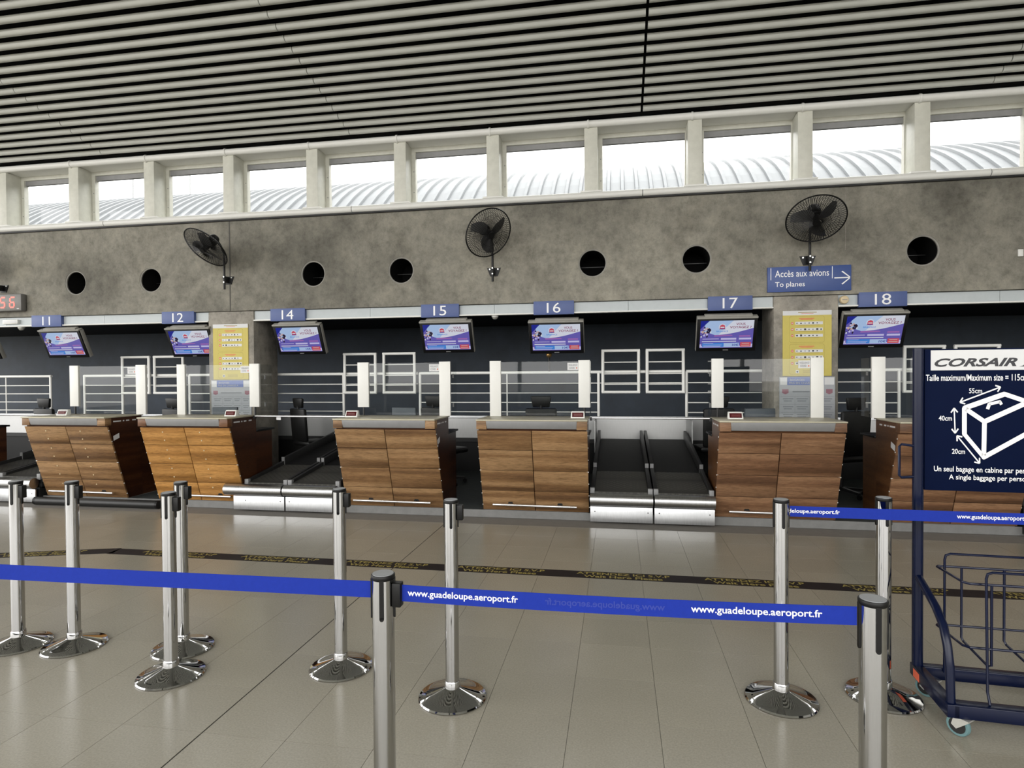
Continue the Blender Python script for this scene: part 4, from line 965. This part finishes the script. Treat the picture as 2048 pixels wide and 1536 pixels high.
# ------------------------------------------------------------------ blue cabin baggage cart
ct = thing('baggage_gauge_cart', 'navy wheeled cabin baggage gauge with a lettered board and wire basket', 'cart', (1.478, 3.33, 0), R(-3.7))
CW = .66; CD = .36
for x in (0, CW):
    MB().cyl((x, 0, .11), (x, 0, 1.742), .0245, n=20).build('upright', CARTB, ct, smooth=True)
MB().tube([(-.022, -.005, 1.255), (-.075, -.005, 1.262), (-.085, -.005, 1.25), (-.085, -.005, 1.105), (-.075, -.005, 1.095), (-.022, -.005, 1.10)], .0065, 8).build('side_handle', CARTB, ct, smooth=True)
base = MB().box(0, CW, -.025, .025, .095, .155).build('rear_base_bar', CARTB, ct, bevel=.004)
MB().box(0, CW, -CD - .03, -CD + .03, .095, .155).build('front_base_bar', CARTB, ct, bevel=.004)
for x in (0, CW):
    MB().box(x - .025, x + .025, -CD - .03, .025, .096, .154).build('side_base_bar', CARTB, ct, bevel=.004)
    sgn = 1
    pts = [(x, -.01, .60), (x, -.10, .565), (x, -.21, .52), (x, -.285, .465), (x, -.325, .39), (x, -CD + .01, .30), (x, -CD, .14)]
    MB().tube(pts, .0185, 12).build('curved_brace', CARTB, ct, smooth=True)
MB().box(-.0262, -.0252, -.09, -.02, .102, .142).build('warning_sticker', ORANGE, ct)
for x in (.05, CW - .05):
    for y in (-.02, -CD):
        cx_, cy_ = x, y; x, y = 0.0, -.0
        cs = MB().box(x - .035, x + .035, y - .035, y + .035, .088, .0945).prism([(y - .035, .088), (y + .03, .088), (y + .04, .05), (y + .02, .036), (y + .005, .05)], x - .022, x - .018, 'x').prism([(y - .035, .088), (y + .03, .088), (y + .04, .05), (y + .02, .036), (y + .005, .05)], x + .018, x + .022, 'x').build('caster', ZINC, ct)
        wl = MB().lathe([(.034, -.012), (.044, -.012), (.047, -.006), (.047, .006), (.044, .012), (.034, .012)], 24).xf(Matrix.Translation((x, y + .02, .047)) @ Matrix.Rotation(R(90), 4, 'Y')).build('wheel', TEAL, cs, smooth=True)
        MB().cyl((x - .0135, y + .02, .047), (x + .0135, y + .02, .047), .034, n=16).build('wheel_hub', DGREY, cs)
        x, y = cx_, cy_; cs.location = (x, y, 0); cs.rotation_euler = (0, 0, R(42))
# wire basket
wr = .0058
m = lambda pts, nm='basket_wire', r=wr: MB().tube(pts, r, 8).build(nm, CARTB, ct, smooth=True)
def cl_(pts, nm='basket_ring', r=wr): return MB().tube(pts, r, 8, True).build(nm, CARTB, ct, smooth=True)
BX0, BX1, BY0, BY1 = .075, .60, -.03, -.285
for z in (.665, .375): cl_([(BX0, BY0, z), (BX1, BY0, z), (BX1 + .01, BY0 - .01, z), (BX1 + .01, BY1 + .02, z), (BX1 - .01, BY1, z), (BX0 + .03, BY1, z), (BX0 + .01, BY1 + .02, z), (BX0 - .005, BY0 - .01, z)])
m([(BX0 + .03, BY0 - .005, .14), (BX0 + .03, BY0 - .005, .70), (BX0 + .035, BY0 - .005, .722), (BX0 + .055, BY0 - .005, .73), (BX1 - .05, BY0 - .005, .73), (BX1 - .03, BY0 - .005, .72), (BX1 - .025, BY0 - .005, .70), (BX1 - .025, BY0 - .005, .14)], 'rear_hoop')
m([(.155, -CD + .005, .145), (.155, -CD + .03, .20), (.155, -CD + .045, .70), (.16, -CD + .045, .722), (.18, -CD + .045, .73), (.50, -CD + .045, .73), (.52, -CD + .045, .722), (.525, -CD + .045, .70), (.525, -CD + .03, .20), (.525, -CD + .005, .145)], 'front_hoop')
for x in (.18, .36, .52):
    m([(x, BY0, .665), (x, BY0, .32), (x + .005, BY0 - .01, .305), (x + .01, BY1 + .03, .285), (x + .01, BY1, .30), (x + .01, BY1, .665)])
# lettered board
bd = MB().box(.026, CW - .026, -.008, .008, 1.036, 1.738).build('board', BOARD, ct, bevel=.003)
BYF = -.0085
def bp_(px, py):
    """board coordinates of a photo pixel (board plane)"""
    r = ray(px, py); nrm = Vector((math.sin(R(3.7)), math.cos(R(3.7)), 0)); o = Vector((1.478, 3.33, 0)); t = (o - Vector((0, 0, H))).dot(nrm) / r.dot(nrm)
    q_ = Vector((0, 0, H)) + r * t - o; ax_ = Vector((math.cos(R(3.7)), -math.sin(R(3.7)), 0))
    return q_.dot(ax_), q_.z
hx0_, hz1_ = bp_(1860, 701); _, hz0_ = bp_(1860, 741)
hd = MB().box(hx0_, CW - hx0_ + .02, BYF - .001, BYF + .001, hz0_, hz1_).build('header_panel', PAPER, bd)
def btext(s, pa, pb, py, hpx, mat, par, **kw):
    a, z = bp_(pa, py); b, _ = bp_(pb, py); _, z2 = bp_(pa, py + hpx)
    return text('lettering', s, mat, par, (a + b) / 2, z, BYF - .0008, w=b - a, h=abs(z - z2), bold=kw.get('bold', .012), shear=kw.get('shear', 0))
btext('CORSAIR', 1867, 2033, 725.5, 17, INK, hd, bold=.035, shear=.38)
lg = MB()
pts = [bp_(x, y) for x, y in ((2036, 733), (2044, 731), (2052, 722), (2064, 717), (2056, 725), (2049, 733))]
lg.fpoly(pts, BYF - .0016, 0); lg.build('logo_swoosh', INK, hd)
btext('Taille maximum/Maximum size = 115cm', 1850, 2053, 755.5, 12.5, LETW, bd)
btext('55cm', 1936, 1962, 781.5, 10, LETW, bd); btext('40cm', 1875.5, 1902, 836, 10, LETW, bd); btext('20cm', 1902, 1928, 902, 10, LETW, bd)
btext('Un seul bagage en cabine par personne', 1866, 2082, 938, 14, LETW, bd); btext('A single baggage per person', 1896, 2056, 954.5, 13, LETW, bd)
def bar(mb, p, q_, wpx):
    (x0, y0), (x1, y1) = p, q_; L = math.hypot(x1 - x0, y1 - y0); nx, ny = -(y1 - y0) / L * wpx / 2, (x1 - x0) / L * wpx / 2
    mb.fpoly([bp_(x0 + nx, y0 + ny), bp_(x1 + nx, y1 + ny), bp_(x1 - nx, y1 - ny), bp_(x0 - nx, y0 - ny)], BYF - .0008, 0)
box_ = MB()
V_ = dict(tl=(1927, 816), tp=(2007, 788), rt=(2054, 804), fc=(1967, 843), bl=(1927, 868), bt=(1965.5, 914), br=(2053, 866))
for a, b, wd in (('tl', 'tp', 10), ('tp', 'rt', 9), ('rt', 'fc', 10), ('tl', 'fc', 9), ('tl', 'bl', 9.5), ('bl', 'bt', 8), ('bt', 'br', 9.5), ('br', 'rt', 9), ('fc', 'bt', 9.5)): bar(box_, V_[a], V_[b], wd)
for v in V_.values():
    box_.fpoly([bp_(v[0] + 4.6 * math.cos(k * .785), v[1] + 4.6 * math.sin(k * .785)) for k in range(8)], BYF - .0012, 0)
bar(box_, (1973, 818), (1977, 807), 7); bar(box_, (1976, 808), (1999, 803), 6); bar(box_, (1997, 802), (2001, 809), 6)
box_.build('box_drawing', LETW, bd)
for p, q_ in (((1918, 804.5), (1999, 774)), ((1906.5, 816), (1908.5, 866)), ((1912, 871), (1957.5, 926))):
    am = MB(); bar(am, p, q_, 2.6); an = math.atan2(q_[1] - p[1], q_[0] - p[0])
    for (ex, ey), dr in ((p, 0), (q_, math.pi)):
        for s in (-.65, .65): bar(am, (ex, ey), (ex + 11 * math.cos(an + dr + s), ey + 11 * math.sin(an + dr + s)), 2.8)
    am.build('size_arrow', LETW, bd)
